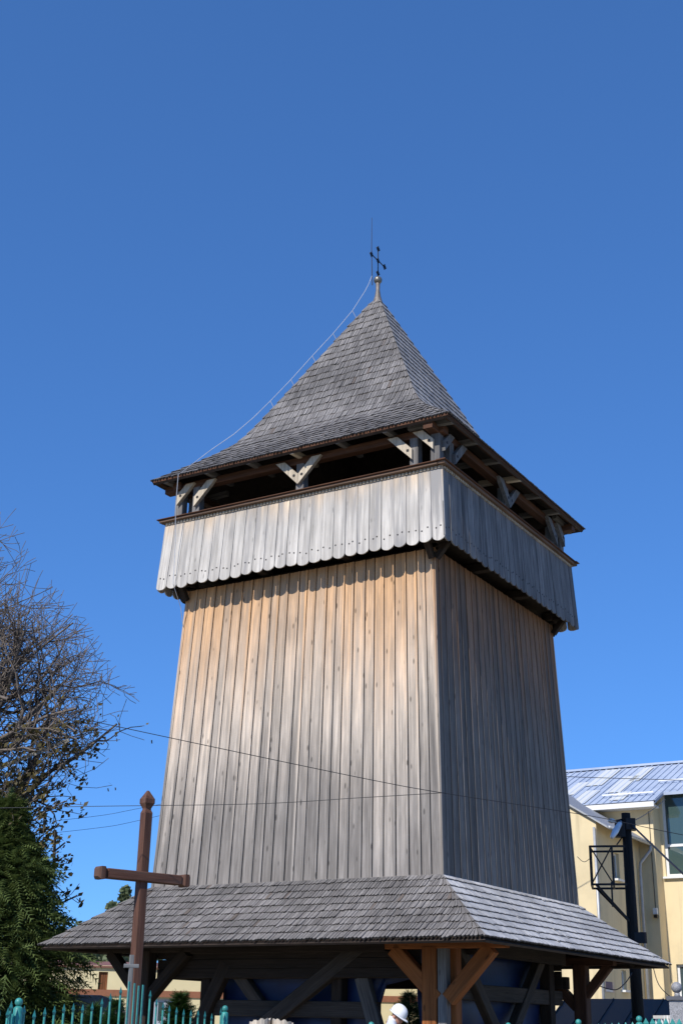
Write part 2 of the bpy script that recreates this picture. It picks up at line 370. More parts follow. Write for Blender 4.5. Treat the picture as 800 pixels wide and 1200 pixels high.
for k in range(4):
    n, a = rot2(k)
    base = n*HP
    timber('post', T, a*(-HP)+n*HP+Vector((0,0,ZP0)), a*(-HP)+n*HP+Vector((0,0,ZP1)), .2, .2, M['oldgrey'], n)
    for x in (-2.68, 0, 2.68):
        timber('post', T, a*x+base+Vector((0,0,ZP0)), a*x+base+Vector((0,0,ZP1)), .19, .19, M['oldgrey'], n)
    out = n*(HP+.13)
    for x, d in ((0, -1), (0, 1), (-2.68, 1), (2.68, -1)):
        knee(a*(x+d*.004)+out, a*d, .44, 11.80, M['new'] if k == 0 else M['oldgrey'], n)  # grey timber puts shade into the colour of the other faces' braces
    for x, d in ((-3.15, 1), (3.15, -1)):
        knee(a*(x+d*.004)+out, a*d, .34, 11.92, M['new'] if k == 0 else M['oldgrey'], n)  # corner braces carry the same shade in their colour
    timber('top_plate', T, a*(-3.55)+n*HP+Vector((0,0,12.36)), a*(3.35)+n*HP+Vector((0,0,12.36)), .2, .16, M['brown'], (0,0,1))
    for x in (-3.3, -2.2, -1.1, 0, 1.1, 2.2):
        timber('rafter_tail', T, a*x+n*2.6+Vector((0,0,12.50)), a*x+n*3.58+Vector((0,0,12.44)), .11, .12, M['oldgrey'] if x != 0 else M['new'], (0,0,1))
    timber('eave_board', T, a*(-3.62)+n*3.56+Vector((0,0,12.45)), a*(3.48)+n*3.56+Vector((0,0,12.45)), .12, .05, M['brown'], (0,0,1), .004)
    timber('inner_beam', T, a*(-2.4)+n*1.5+Vector((0,0,11.9)), a*2.4+n*1.5+Vector((0,0,11.9)), .22, .22, M['dark'], (0,0,1))
    timber('inner_brace', T, a*(-1.6)+n*1.5+Vector((0,0,10.4)), a*(-.2)+n*1.5+Vector((0,0,11.9)), .16, .16, M['dark'], n)
    timber('inner_post', T, a*(-1.5)+n*1.5+Vector((0,0,10.2)), a*(-1.5)+n*1.5+Vector((0,0,12.6)), .22, .22, M['dark'], n)

# --- shingled roofs
def roof(name, prof, course, wsh, lift, mats, indiv=0, deckmat=None, sh_len=1.75):
    """prof: list of (h, z) from eave to top"""
    P = [Vector((h, z)) for h, z in prof]; cum = [0]
    for i in range(len(P)-1): cum.append(cum[-1]+(P[i+1]-P[i]).length)
    def ev(s):
        s = max(-.2, s)
        i = 0
        while i < len(P)-2 and s > cum[i+1]: i += 1
        t = (s-cum[i])/(cum[i+1]-cum[i]); p = P[i].lerp(P[i+1], t); d = (P[i+1]-P[i]).normalized()
        return p, Vector((-d.y, d.x))*-1 if False else Vector((d.y, -d.x))
    b = MB()
    N = len(P)
    for k in range(4):
        n, a = rot2(k); vs = []
        for p in P:
            h = p.x-.03; vs += [a*(-h)+n*h+Vector((0,0,p.y-.035)), a*h+n*h+Vector((0,0,p.y-.035))]
        b.add(vs, [(2*i, 2*i+1, 2*i+3, 2*i+2) for i in range(N-1)])
        vs2 = [v - n*.04 - Vector((0,0,.03)) for v in vs]
        b.add(vs2, [(2*i+2, 2*i+3, 2*i+1, 2*i) for i in range(N-1)])
        b.add([vs[0], vs[1], vs2[0], vs2[1]], [(0,2,3,1)])
    dk = b.build(name, deckmat or M['deck'], T)
    tot = cum[-1]; items = []; rr = random.Random(len(prof)*7+3)
    s = 0.; ci = 0
    while s < tot-.05:
        cs = course(s); p, nn = ev(s+cs*.5)
        for k in range(4):
            n, a = rot2(k); h = ev(s)[0].x; x = -h-rr.uniform(0, wsh)
            while x < h:
                w = wsh*rr.uniform(.72, 1.25); w = min(w, h-x+.02) if h-x < w else w
                items.append((k, s, cs, x, w, rr.random(), rr.uniform(-.012, .012) - (.05*rr.random() if rr.random() < .03 else 0), rr.uniform(-.007, .011))); x += w
        s += cs; ci += 1
    def geo(b, it, mi, ei):
        k, s, cs, x, w, rn, ds, dl = it; n, a = rot2(k)
        g = .006 if k != 1 else .0015; dl = dl if k != 1 else dl*.35; x0, x1 = x+g, x+w-g; top = min(s+cs*sh_len, tot); r = min(.035, cs*.2)
        pts = [(x0, top), (x0, s+r), (x0+w*.22, s), (x1-w*.22, s), (x1, s+r), (x1, top)]
        up, lo = [], []
        for (xx, ss) in pts:
            ss_ = ss + (ds if ss < top else 0); p, nn = ev(ss_)
            fr = 1-(ss-s)/max(.01, top-s); l1 = .004+(lift+dl)*fr + .004
            hh = p.x+nn.x*l1; zz = p.y+nn.y*l1; cx = max(-hh, min(hh, xx))
            up.append(a*cx+n*hh+Vector((0,0,zz)))
            l0 = l1-.032; h2 = p.x+nn.x*l0; z2 = p.y+nn.y*l0; cx = max(-h2, min(h2, xx))
            lo.append(a*cx+n*h2+Vector((0,0,z2)))
        k0 = len(b.v); b.add(up+lo, [(0,1,2,3,4,5)], mi, .02+.98*rn)
        for j in range(5): b.f.append([k0+j, k0+6+j, k0+7+j, k0+j+1]); b.m.append(ei if j in (1, 2, 3) else mi); b.a.append(.02+.98*rn)
    its = items
    if indiv:
        # the ones that show largest: near the corner that juts towards the churchyard gate
        ci_ = sorted(range(len(items)), key=lambda i: (0 if items[i][0] == 0 else 50)+abs(items[i][3]+items[i][4]/2-4.2)+items[i][1]*.2)
        pick = set(ci_[:indiv])
        for i in sorted(pick):
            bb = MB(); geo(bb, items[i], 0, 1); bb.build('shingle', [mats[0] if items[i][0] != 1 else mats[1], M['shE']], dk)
        its = [it for i, it in enumerate(items) if i not in pick]
    b = MB()
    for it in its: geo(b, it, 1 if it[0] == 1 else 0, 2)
    tag(b.build('shingle_courses', mats+[M['shE']], dk), kind='stuff')
    return dk
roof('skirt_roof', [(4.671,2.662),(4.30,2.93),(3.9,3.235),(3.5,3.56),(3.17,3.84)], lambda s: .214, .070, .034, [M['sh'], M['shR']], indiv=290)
roof('upper_roof', [(3.644,12.45),(3.1,12.89),(2.7,13.23),(2.4,13.51),(2.2,13.77),(2.0,14.12),(1.5,15.09),(.8,16.45),(.08,17.85)],
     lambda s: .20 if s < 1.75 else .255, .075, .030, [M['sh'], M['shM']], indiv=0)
# skirt underside: rafters, eave boards and soffit
for k in range(4):
    n, a = rot2(k)
    timber('eave_board', T, a*(-4.58)+n*4.54+Vector((0,0,2.64)), a*4.52+n*4.54+Vector((0,0,2.64)), .10, .05, M['dark'], (0,0,1), .004)
    timber('eave_beam', T, a*(-4.35)+n*4.15+Vector((0,0,2.78)), a*4.05+n*4.15+Vector((0,0,2.78)), .16, .18, M['brown'], (0,0,1))
    for i in range(9):
        x = -3.9+7.8*i/8
        timber('rafter', T, a*x+n*4.5+Vector((0,0,2.66)), a*x*.8+n*3.1+Vector((0,0,3.70)), .1, .12, M['dark'], (0,0,1))

# --- open base frame
HB = 3.2
FLOOR = MB(); FLOOR.box((-3.12,-3.12,3.38), (3.12,3.12,3.44)); FLOOR.build('loft_floor', M['dark'], T)
for k in range(4):
    n, a = rot2(k); cn = a*HB+n*HB          # corner between face k and k+1
    front = (k == 0)
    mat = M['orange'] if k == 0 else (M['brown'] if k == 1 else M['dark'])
    nx, ax = rot2((k+1) % 4)
    if front:
        timber('corner_post', T, cn+Vector((0,0,0)), cn+Vector((0,0,2.62)), .17, .17, M['oldgrey'], n)
        timber('corner_post', T, cn-a*.235+Vector((0,0,0)), cn-a*.235+Vector((0,0,2.62)), .27, .24, M['orange'], n, .02)
        timber('corner_post', T, cn-n*.235+a*.03+Vector((0,0,0)), cn-n*.235+a*.03+Vector((0,0,2.62)), .27, .24, M['orange'], n, .02)
    else:
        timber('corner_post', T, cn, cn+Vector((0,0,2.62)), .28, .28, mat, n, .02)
    for (d, up) in (((a, n),) if k in (0, 2) else ((n, a),)):
        for sgn, ln in ((1, .80), (-1, .85)):
            st = cn + d*sgn*.10
            if k == 1 and sgn > 0:
                timber('knee_brace', T, st+Vector((0,0,2.02)), st+d*.52+Vector((0,0,2.60)), .17, .18, mat, d*-1+Vector((0,0,1)), .015); continue
            timber('knee_brace', T, st+Vector((0,0,1.78)), st+d*sgn*ln+Vector((0,0,2.60)), .20, .25 if k == 0 else .2, mat, d*-sgn+Vector((0,0,1)), .015)
        timber('bracket_beam', T, cn-d*1.1+Vector((0,0,2.68+(.004 if d == a else 0))), cn+d*(1.18 if k != 1 else .75)+Vector((0,0,2.68+(.004 if d == a else 0))), .2, .18 if d == a else .17, mat, (0,0,1), .015)
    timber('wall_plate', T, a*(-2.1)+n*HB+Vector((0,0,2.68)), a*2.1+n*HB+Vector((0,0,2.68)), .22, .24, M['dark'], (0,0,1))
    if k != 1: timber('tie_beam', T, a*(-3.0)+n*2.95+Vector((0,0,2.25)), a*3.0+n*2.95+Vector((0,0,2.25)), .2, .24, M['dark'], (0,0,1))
    if k != 1:
        hbd = 3.06 if k == 0 else 2.75
        for j in range(5): timber('boarding', T, a*(-2.95 if k else -3.04)+n*hbd+Vector((0,0,2.22+j*.17)), a*2.68+n*hbd+Vector((0,0,2.22+j*.17)), .03, .165, M['dark'], (0,0,1), .004)
    timber('sill_beam', T, a*(-3.3)+n*3.2+Vector((0,0,.14)), a*3.04+n*3.2+Vector((0,0,.14)), .28, .26, M['dark'], (0,0,1))
# left face bracing
n, a = rot2(0)
def L0(x, h, z): return a*x+n*h+Vector((0,0,z))
old = wood('shaded_old_timber', (.042,.032,.025), (.085,.068,.054), knots=.4)  # old timber darkened in colour for the shade inside the base
timber('brace', T, L0(1.75,2.98,2.85), L0(-.75,2.98,1.2), .26, .2, old, n)
timber('brace', T, L0(-1.75,2.84,2.7), L0(-.35,2.84,1.25), .22, .18, old, n)
timber('brace', T, L0(-1.45,2.98,2.4), L0(-2.35,2.98,.7), .24, .2, M['dark'], n)
timber('brace', T, L0(1.45,2.92,2.15), L0(2.05,2.92,.4), .26, .16, wood('old_brace_timber', (.07,.063,.057), (.14,.128,.115), knots=.4), n)
timber('rail_beam', T, L0(-1.95,2.86,1.62), L0(1.75,2.86,1.60), .16, .28, old, (0,0,1))
timber('inner_post', T, L0(.9,2.8,.2), L0(.9,2.8,2.6), .22, .22, M['dark'], n)
timber('inner_post', T, L0(-2.0,2.8,.2), L0(-2.0,2.8,2.6), .22, .22, M['dark'], n)
# right face bracing
n1, a1 = rot2(1)
def L1(x, h, z): return a1*x+n1*h+Vector((0,0,z))
timber('brace', T, L1(-2.2,2.95,2.75), L1(.15,2.95,.6), .22, .18, old, n1)
timber('brace', T, L1(2.0,2.83,2.75), L1(-.35,2.83,.6), .22, .18, old, n1)
timber('rail_beam', T, L1(-2.9,2.80,1.95), L1(2.9,2.80,1.95), .18, .28, old, (0,0,1))
timber('inner_post', T, L1(2.3,2.8,.2), L1(2.3,2.8,2.6), .24, .24, M['dark'], n1)
# blue sheets hanging inside the frame: parts of the works, things of their own
def sheet(label, f, nx, nz, lowedge, seed):
    b = MB(); rr = random.Random(seed); ph = [rr.uniform(0, 6) for _ in range(6)]
    vs = []
    for j in range(nz+1):
        for i in range(nx+1):
            u, v = i/nx, j/nz
            w = .05*math.sin(9*u+ph[0]+2*v)+.03*math.sin(23*u+ph[1]-3*v)+.02*math.sin(14*v+5*u+ph[2])
            vs.append(f(u, v, w))
    fs = [(j*(nx+1)+i, j*(nx+1)+i+1, (j+1)*(nx+1)+i+1, (j+1)*(nx+1)+i) for j in range(nz) for i in range(nx)]
    b.add(vs, fs); o = b.build('tarpaulin', M['tarp'], None, True); o.matrix_world = Matrix.Translation((.7916,28,0)) @ Matrix.Rotation(-YAW, 4, 'Z')
    sd = o.modifiers.new('thickness', 'SOLIDIFY'); sd.thickness = .004
    return tag(o, label, 'tarpaulin', 'blue sheets hung in the tower base')
sheet('blue tarpaulin with swooping lower edge hung behind the braces beside the orange corner post',
      lambda u, v, w: L0(-1.75+4.25*u, 2.62+w, 2.62-v*(2.55 if u < .70 else 2.55-1.95*min(1, (u-.70)/.12)-.25*(u-.82 if u > .82 else 0)*4)), 40, 16, None, 1)
sheet('blue tarpaulin covering the open bay under the pale side of the skirt roof',
      lambda u, v, w: L1(-2.95+5.6*u, 2.6+w, 2.7-2.6*v), 40, 16, None, 2)

# --- finial, cross, lightning rod
b = MB(); b.lathe([(.19,17.60),(.12,17.84),(.075,18.0),(.05,18.18),(.055,18.38),(.04,18.4)], 12)
fin = b.build('finial', M['zinc'], T, True)
b = MB(); b.ball((0,0,18.46), .105, 14); b.build('finial_ball', plain('copper_ball', (.2,.18,.15), .4, .6, var=.4, scale=10), fin, True)
b = MB(); d = Vector((0,1,0)); zc = 19.02   # cross stands along the roof's local y axis
b.bar((0,0,18.55), (0,0,19.36), .018, .018); b.bar(-d*.33+Vector((0,0,zc)), d*.33+Vector((0,0,zc)), .018, .018)
for p in (Vector((0,0,19.36)), d*.33+Vector((0,0,zc)), -d*.33+Vector((0,0,zc)), Vector((0,0,18.66)), Vector((0,0,zc))):
    r = .075 if p.z != zc or abs(p.y) > .1 else .10
    for q in range(8):
        t = math.pi*q/4; b.bar(p, p+Vector((0, math.cos(t), math.sin(t)))*r*(1 if q % 2 == 0 else .75), .026, .026, (1,0,0))
b.build('roof_cross', M['iron'], T)
b = MB(); b.tube([(-.10,-.10,18.3), (-.12,-.12,19.3), (-.12,-.12,20.25)], [.012,.010,.005], 6); b.build('lightning_rod', M['iron'], T)
b = MB()
hipL = [(.14,18.3),(.2,18.1),(.42,17.5),(.75,16.8),(1.1,16.12),(1.45,15.42),(1.78,14.8),(2.05,14.32),(2.35,13.85),(2.7,13.4)]
pts = [Vector((-h-.03, -h-.03, z+.0)) for h, z in hipL]
pts = [Vector((-.10,-.10,18.6))]+pts+[Vector((-2.92,-3.0,13.06)), Vector((-2.88,-3.4,12.70)), Vector((-2.85,-3.70,12.45)), Vector((-2.88,-3.68,11.7)), Vector((-2.92,-3.55,10.9)), Vector((-2.93,-3.52,10.0)), Vector((-2.95,-3.2,9.6)), Vector((-2.98,-3.03,9.2))]
b.tube(pts, .007, 5)
for h, z in hipL[2:7:1]:
    b.tube([(-h-.03,-h-.03,z), (-h+.04,-h+.04,z-.18)], .007, 4)
b.build('conductor_wire', M['wire'], T)

# ------------------------------------------------------------------ wooden cross
def cross():
    bx, by = at(158, 1200, 19).x, 19.; d = Vector((.76,.65,0)).normalized()
    t = thing('wooden_cross', 'tall red-brown wooden wayside cross behind the teal gate', 'cross', (bx-.04, by, 0), math.atan2(d.y, d.x))
    timber('post', t, (0,0,0), (0,0,4.10), .135, .13, M['cross'], (0,1,0), .012)
    b = MB(); sq = lambda r, z: [(-r,-r,z),(r,-r,z),(r,r,z),(-r,r,z)]
    lv = [(.064,4.10),(.045,4.15),(.045,4.17),(.078,4.24),(.078,4.30),(.012,4.42)]
    for (r0, z0), (r1, z1) in zip(lv, lv[1:]):
        b.add(sq(r0, z0)+sq(r1, z1), [(0,1,5,4),(1,2,6,5),(2,3,7,6),(3,0,4,7)])
    b.build('finial', M['cross'], t)
    za = 3.22
    beam = timber('crossbeam', t, (-.60,-.03,za), (.60,-.03,za), .14, .135, M['cross'], (0,0,1), .012)
    for s in (-1, 1):
        b = MB(); lv = [(.05,0),(.05,.02),(.085,.06),(.085,.12),(.05,.16)]
        rings = []
        for r, l in lv: rings.append([(s*(.60+l), y-.03, za+z) for y, z in ((-r,-r),(r,-r),(r,r),(-r,r))])
        for q0, q1 in zip(rings, rings[1:]): b.add(q0+q1, [(0,1,5,4),(1,2,6,5),(2,3,7,6),(3,0,4,7)])
        b.add(rings[-1], [(0,1,2,3)]); b.build('beam_end', M['cross'], t)
cross()
def small_cross():
    p = at(152, 1160, 18.2)
    t = thing('grave_cross', 'small weathered grey cross standing beside the tall red-brown cross', 'cross', (p.x, p.y, 0), R(20))
    zt = at(153, 1119, 18.2).z
    timber('post', t, (0,0,0), (0,0,zt), .055, .05, M['greycross'], (0,1,0), .006)
    za = at(153, 1132, 18.2).z
    timber('crossbeam', t, (-.095,-.003,za), (.095,-.003,za), .05, .05, M['greycross'], (0,0,1), .006)
small_cross()

# ------------------------------------------------------------------ teal fence
def post(parent, p, top, r=.05):
    b = MB(); rb = .043
    b.lathe([(r,0),(r,top-.11),(r*.9,top-.10),(r*.55,top-.085)], 12, (p.x, p.y, 0)); o = b.build('post', M['teal'], parent, True)
    b = MB(); b.ball((p.x, p.y, top-.045), rb, 14); b.build('ball_cap', M['teal'], o, True)
def picket(parent, p, top, d, flat=False):
    b = MB()
    if flat:
        b.bar((p.x,p.y,.1), (p.x,p.y,top), .034, .012, d.cross(Vector((0,0,1))))
    else:
        b.bar((p.x,p.y,.1), (p.x,p.y,top-.10), .019, .019, d)
        c = Vector((p.x,p.y,top-.10)); x = d*.04; y = d.cross(Vector((0,0,1)))*.018
        b.add([c-x*.5,c+y*.6,c+x*.5,c-y*.6, c-x+Vector((0,0,.03)), c+y+Vector((0,0,.03)), c+x+Vector((0,0,.03)), c-y+Vector((0,0,.03)), c+Vector((0,0,.10))],
              [(0,3,7,4),(3,2,6,7),(2,1,5,6),(1,0,4,5),(4,7,8),(7,6,8),(6,5,8),(5,4,8)])
    b.build('picket', M['teal'], parent)
PA, PB = at(23, 1169, 14.7), at(264, 1178, 19.8)
PC, PD, PE, PF = at(435, 1197, 20.6), at(595, 1198, 20.2), at(677, 1194, 20.2), at(748, 1190, 19.6)
def line_pt(px, A, B):                                # where a pixel column meets the vertical plane through A and B
    nrm = Vector((B.y-A.y, A.x-B.x, 0)); return on_plane(px, 1185, A, nrm)
dAB = Vector((PB.x-PA.x, PB.y-PA.y, 0)).normalized()
def gate():
    t = thing('picket_gate', 'teal metal picket gate arching up in front of the red-brown cross', 'gate', (0,0,0))
    xs = [(41,1183),(53,1180),(64,1178),(75,1176),(86,1175),(97,1176),(108,1174),(119,1169),(128.5,1163),(140,1155.5)]
    xs2 = [(175,1160),(183,1170),(191,1173.5),(198.5,1177.5),(207,1179.5),(215.5,1182),(224,1183),(232.5,1183),(240.5,1184.5),(248.5,1187)]
    for px, py in xs+xs2:
        q = line_pt(px, PA, PB); top = on_plane(px, py, PA, Vector((PB.y-PA.y, PA.x-PB.x, 0))).z; picket(t, q, top, dAB)
    for px, py in ((149.5,1150),(156,1152),(161,1155),(166,1154)):
        q = line_pt(px, PA, PB); top = on_plane(px, py, PA, Vector((PB.y-PA.y, PA.x-PB.x, 0))).z; picket(t, q, top, dAB, True)
    for z in (.35, 1.05):
        b = MB(); s = dAB.cross(Vector((0,0,1)))*.02
        b.bar(Vector((PA.x,PA.y,z))+s, Vector((PB.x,PB.y,z))+s, .02, .04); b.build('rail', M['teal'], t)
    for A, B, s in ((PA, dAB, 1), (PB, -dAB, 1)):
        c = Vector((A.x,A.y,0))
        post(t, c, A.z)
        picket(t, c+B*(-.14 if A is PA else .14), A.z-.03, dAB, False)
    c = Vector((PA.x,PA.y,0)); picket(t, c+dAB*.12, PA.z-.07, dAB)
    b = MB(); b.lathe([(.04,0),(.04,PA.z-.18),(.02,PA.z-.16)], 10, (PA.x-.055, PA.y-.05, 0)); b.build('hinge_post', M['teal'], t, True)
gate()
def section(label, A, B, topA, topB, posts=(True, True), step=.12, drop=.12):
    t = thing('picket_fence', label, 'fence', (0,0,0), 0, 'teal fence along the churchyard')
    d = Vector((B.x-A.x, B.y-A.y, 0)); L = d.length; d.normalize(); nP = int(L/step)
    for i in range(1, nP):
        u = i/nP; picket(t, Vector((A.x,A.y,0))+d*L*u, topA+(topB-topA)*u-drop, d)
    for z in (.3, 1.0):
        b = MB(); s = d.cross(Vector((0,0,1)))*.02; b.bar(Vector((A.x,A.y,z))+s, Vector((B.x,B.y,z))+s, .02, .04); b.build('rail', M['teal'], t)
    if posts[0]: post(t, Vector((A.x,A.y,0)), topA)
    if posts[1]: post(t, Vector((B.x,B.y,0)), topB)
P0 = PA - dAB*2.4
section('teal picket fence beside the feathery conifer, ending at a ball-topped gate post', P0, PA-dAB*.02, 1.50, 1.50, (True, False), .17, .06)
section('teal picket fence between the gate post and the worker in the white helmet', PB+dAB*.02, PC, PB.z, PC.z, (False, True), .12, .28)
section('teal picket fence below the orange corner post', PC, PD, PC.z, PD.z, (False, True))
section('teal picket fence below the blue sheet of the shaded bay', PD, PE, PD.z, PE.z, (False, True), .12, .1)
section('teal picket fence at the foot of the black utility pole', PE, PF, PE.z, PF.z, (False, True), .10, .075)
PG = at(850, 1185, 19.2)
section('teal picket fence in front of the grey stone pillar', PF, PG, PF.z, PF.z, (False, True), .09, .03)

# ------------------------------------------------------------------ trees
def grow(seed, base, height, rmax, env, n_limbs, spread, leaf_fn, bark, leafm, name, label, cat='tree', lean=(0,0), leafsize=.06, twiglen=.55, depthmax=4):
    rr = random.Random(seed); t = thing(name, label, cat, base)
    trunk = MB(); twig = MB(); leaves = MB()
    def rv(s): return Vector((rr.gauss(0, s), rr.gauss(0, s), rr.gauss(0, s)))
    def branch(p, d, L, r, depth):
        nseg = 6 if depth < 2 else (5 if depth < 4 else 3); pts = [p.copy()]; rad = [r]; cur = p.copy(); dd = d.copy(); kids = []
        for i in range(nseg):
            dd = (dd + rv(.17 if depth < 3 else .26) + Vector((0,0,.05 if depth < 3 else .02))).normalized()
            cur = cur + dd*L/nseg; pts.append(cur.copy()); rad.append(max(.008, r*(1-.66*(i+1)/nseg)))
            if math.hypot(cur.x, cur.y) > env(cur.z) and depth > 0: break
            kids.append((cur.copy(), dd.copy(), rad[-1], (i+1)/nseg))
        (trunk if depth < 2 else twig).tube(pts, rad, 7 if depth < 2 else (4 if depth < 4 else 3), cap=False)
        if depth >= depthmax:
            for q in pts[1:]:
                for _ in range(leaf_fn(q, rr)):
                    c = q + rv(.07); n_ = rv(1).normalized(); u = n_.orthogonal().normalized(); w = n_.cross(u); s = leafsize*rr.uniform(.6, 1.3)
                    leaves.add([c-u*s*.15, c+w*s*.35+u*s*.35, c+u*s, c-w*s*.35+u*s*.35], [(0,1,2,3)], 0, .02+.98*rr.random())
            return
        for (q, kd, kr, f) in kids:
            if depth == 0 and f < .3: continue
            for _ in range({0: n_limbs, 1: 2, 2: 2, 3: 3}.get(depth, 2)):
                if depth > 0 and rr.random() < (.45 if depth == 1 else .38): continue
                ax = rv(1).normalized(); side = (ax - kd*ax.dot(kd)).normalized(); an = R(rr.uniform(28, 62))*spread
                nd_ = (kd*math.cos(an)+side*math.sin(an)).normalized()
                if depth == 0: nd_ = (nd_+Vector((0,0,.25))).normalized(); 
                branch(q, nd_, L*rr.uniform(.48, .70)*(1 if depth else .95*(1.15-.5*f)), kr*rr.uniform(.52, .78), depth+1)
    branch(Vector((0,0,0)), Vector((lean[0], lean[1], 1)).normalized(), height, rmax, 0)
    trunk.build('trunk', bark, t, True); twig.build('twigs', bark, t, True)
    if leaves.f: leaves.build('crown', leafm, t)
    return t
BARK = plain('bark', (.14,.115,.095), .9, var=.35, scale=5, bmp=.4)
LEAF = leafmat('walnut_leaf', (.06,.048,.02), (.15,.12,.04))
pb = at(-95, 1190, 32)
grow(41, (pb.x, pb.y, 0), 9.3, .36, lambda z: 4.4 if z < 8.8 else max(.8, 4.4-(z-8.8)*.8), 3, 1.0,
     lambda q, rr: (6 if rr.random() < .5 else 2) if q.z < 6.6 else ((3 if rr.random() < .5 else 0) if q.z < 7.6 else (1 if q.z < 8.6 and rr.random() < .25 else 0)), BARK, LEAF, 'bare_tree',
     'half-bare broadleaf tree with sparse brown-green leaves low down, leaning over the conifer', twiglen=.5, leafsize=.12)

def conifer(seed, base, height, rad, name, label, nspray, mat, droop=.35, cat='tree', group=None, spray=.34, core=.3, rough=.3):
    rr = random.Random(seed); t = thing(name, label, cat, base, 0, group)
    b = MB(); b.tube([(0,0,0),(0,0,height*.5),(0,0,height*.93)], [rad*.09, rad*.05, .01], 8); b.build('trunk', BARK, t, True)
    b = MB()
    lump = [(rr.uniform(0,6.28), rr.uniform(0,1), 1+rr.uniform(-rough,rough)*.85) for _ in range(26)]
    for i in range(nspray):
        v = rr.random()**1.15; th = rr.uniform(0, 6.283)
        R0 = rad*((1-v)**.62)*(1 if v > .08 else .75+v*3)
        k = 1.
        for (lt, lv_, lk) in lump:
            dd = abs((th-lt+3.14159) % 6.28318-3.14159)*.9+abs(v-lv_)*4
            if dd < .8: k *= 1+(lk-1)*(1-dd/.8)
        R0 *= k; rrr = R0*(core+(1-core)*rr.random()**.5)
        p = Vector((math.cos(th)*rrr, math.sin(th)*rrr, .1+v*(height-.2)))
        out = Vector((math.cos(th), math.sin(th), 0))
        ax = (out*rr.uniform(.5,1)+Vector((0,0,rr.uniform(-droop*1.6,.45)))+Vector((rr.gauss(0,.35),rr.gauss(0,.35),0))).normalized()
        L = spray*rr.uniform(.6,1.35)*(1 if v < .85 else .7); nn = Vector((rr.gauss(0,.5),rr.gauss(0,.5),1)); nn = (nn-ax*nn.dot(ax)).normalized(); sd = ax.cross(nn)
        c = .02+.98*rr.random()
        nl = 6
        for j in range(nl):
            f = (j+.4)/nl; q = p+ax*L*f - Vector((0,0,droop*L*f*f*.6))
            for s in (-1, 1):
                l = L*.42*(1-f*.65); e = q+(ax*.75+sd*s*.8).normalized()*l-Vector((0,0,droop*l*.4)); w = nn.cross(ax)*0+ax*L*.045
                b.add([q-w, e, q+w], [(0,1,2)], 0, c)
        tip = p+ax*L-Vector((0,0,droop*L*.6)); b.add([p-sd*L*.03, tip, p+sd*L*.03], [(0,1,2)], 0, c)
    b.build('crown', mat, t); return t
CON = leafmat('conifer_leaf', (.045,.075,.018), (.13,.175,.05))
THU = leafmat('thuja_leaf', (.02,.05,.012), (.05,.10,.025))
pc = at(-14, 1190, 28.8)
conifer(5, (pc.x, pc.y, 0), 5.9, 1.8, 'conifer_tree', 'dense feathery green conifer beyond the corner of the skirt roof', 12000, CON, .45, core=.12, spray=.46, rough=.75)
for i, (px, py, Y, h_, r_, lab) in enumerate(((112,1171,22.5,0,.22,'slim dark thuja beside the grey parked car'), (138,1165,22,0,.25,'dark thuja directly behind the arched gate pickets'),
        (212,1160,31,0,.42,'green cone-shaped thuja in front of the grey garage door'), (479,1160,36,0,.62,'leafy green shrub seen between tarpaulin and orange corner post'))):
    p = at(px, py, Y); conifer(60+i, (p.x, p.y, 0), p.z, r_, 'thuja', lab, 3600, THU, .0, 'shrub', 'clipped evergreens around the tower', .16 if i < 2 else .24, .3)
# far trees behind the yellow house
FARL = leafmat('far_leaf', (.10,.13,.06), (.22,.25,.13))
for i, (px, py, Y, w, lab) in enumerate(((146,1036,75,.9,'distant pale green tree peeking over the edge of the skirt roof'), (98,1108,70,4.2,'distant round green tree behind the red roof of the yellow house'), (40,1112,74,5.0,'distant dark tree behind the conifer'))):
    p = at(px, py, Y); t = thing('far_tree', lab, 'tree', (p.x, p.y, 0), 0, 'trees beyond the yellow house'); rr = random.Random(300+i)
    b = MB(); b.tube([(0,0,0),(.1,0,p.z*.5),(0,.1,p.z*.9)], [.3,.2,.05], 7)
    for q in range(9):
        th = q*2.4; b.tube([(0,0,p.z*(.35+.05*q)), (math.cos(th)*w*.7, math.sin(th)*w*.7, p.z*(.5+.05*q))], [.09,.02], 5)
    b.build('trunk', BARK, t, True)
    b = MB(); cl = [(rr.uniform(0,6.28), rr.uniform(.3,1), rr.random()) for _ in range(26)]
    for _ in range(5200):
        th, rad_, v = rr.choice(cl); z = p.z*(.38+.58*v); rm = w*math.sin(math.pi*(.12+.83*v))**.8*rad_
        c = Vector((math.cos(th)*rm+rr.gauss(0,w*.13), math.sin(th)*rm+rr.gauss(0,w*.13), z+rr.gauss(0,w*.12)))
        n_ = Vector((rr.gauss(0,1),rr.gauss(0,1),rr.gauss(0,1))).normalized(); u = n_.orthogonal()*.13; w_ = n_.cross(u)*.7
        b.add([c-u, c-w_, c+u, c+w_], [(0,1,2,3)], 0, .02+.98*rr.random())
    b.build('crown', FARL, t)

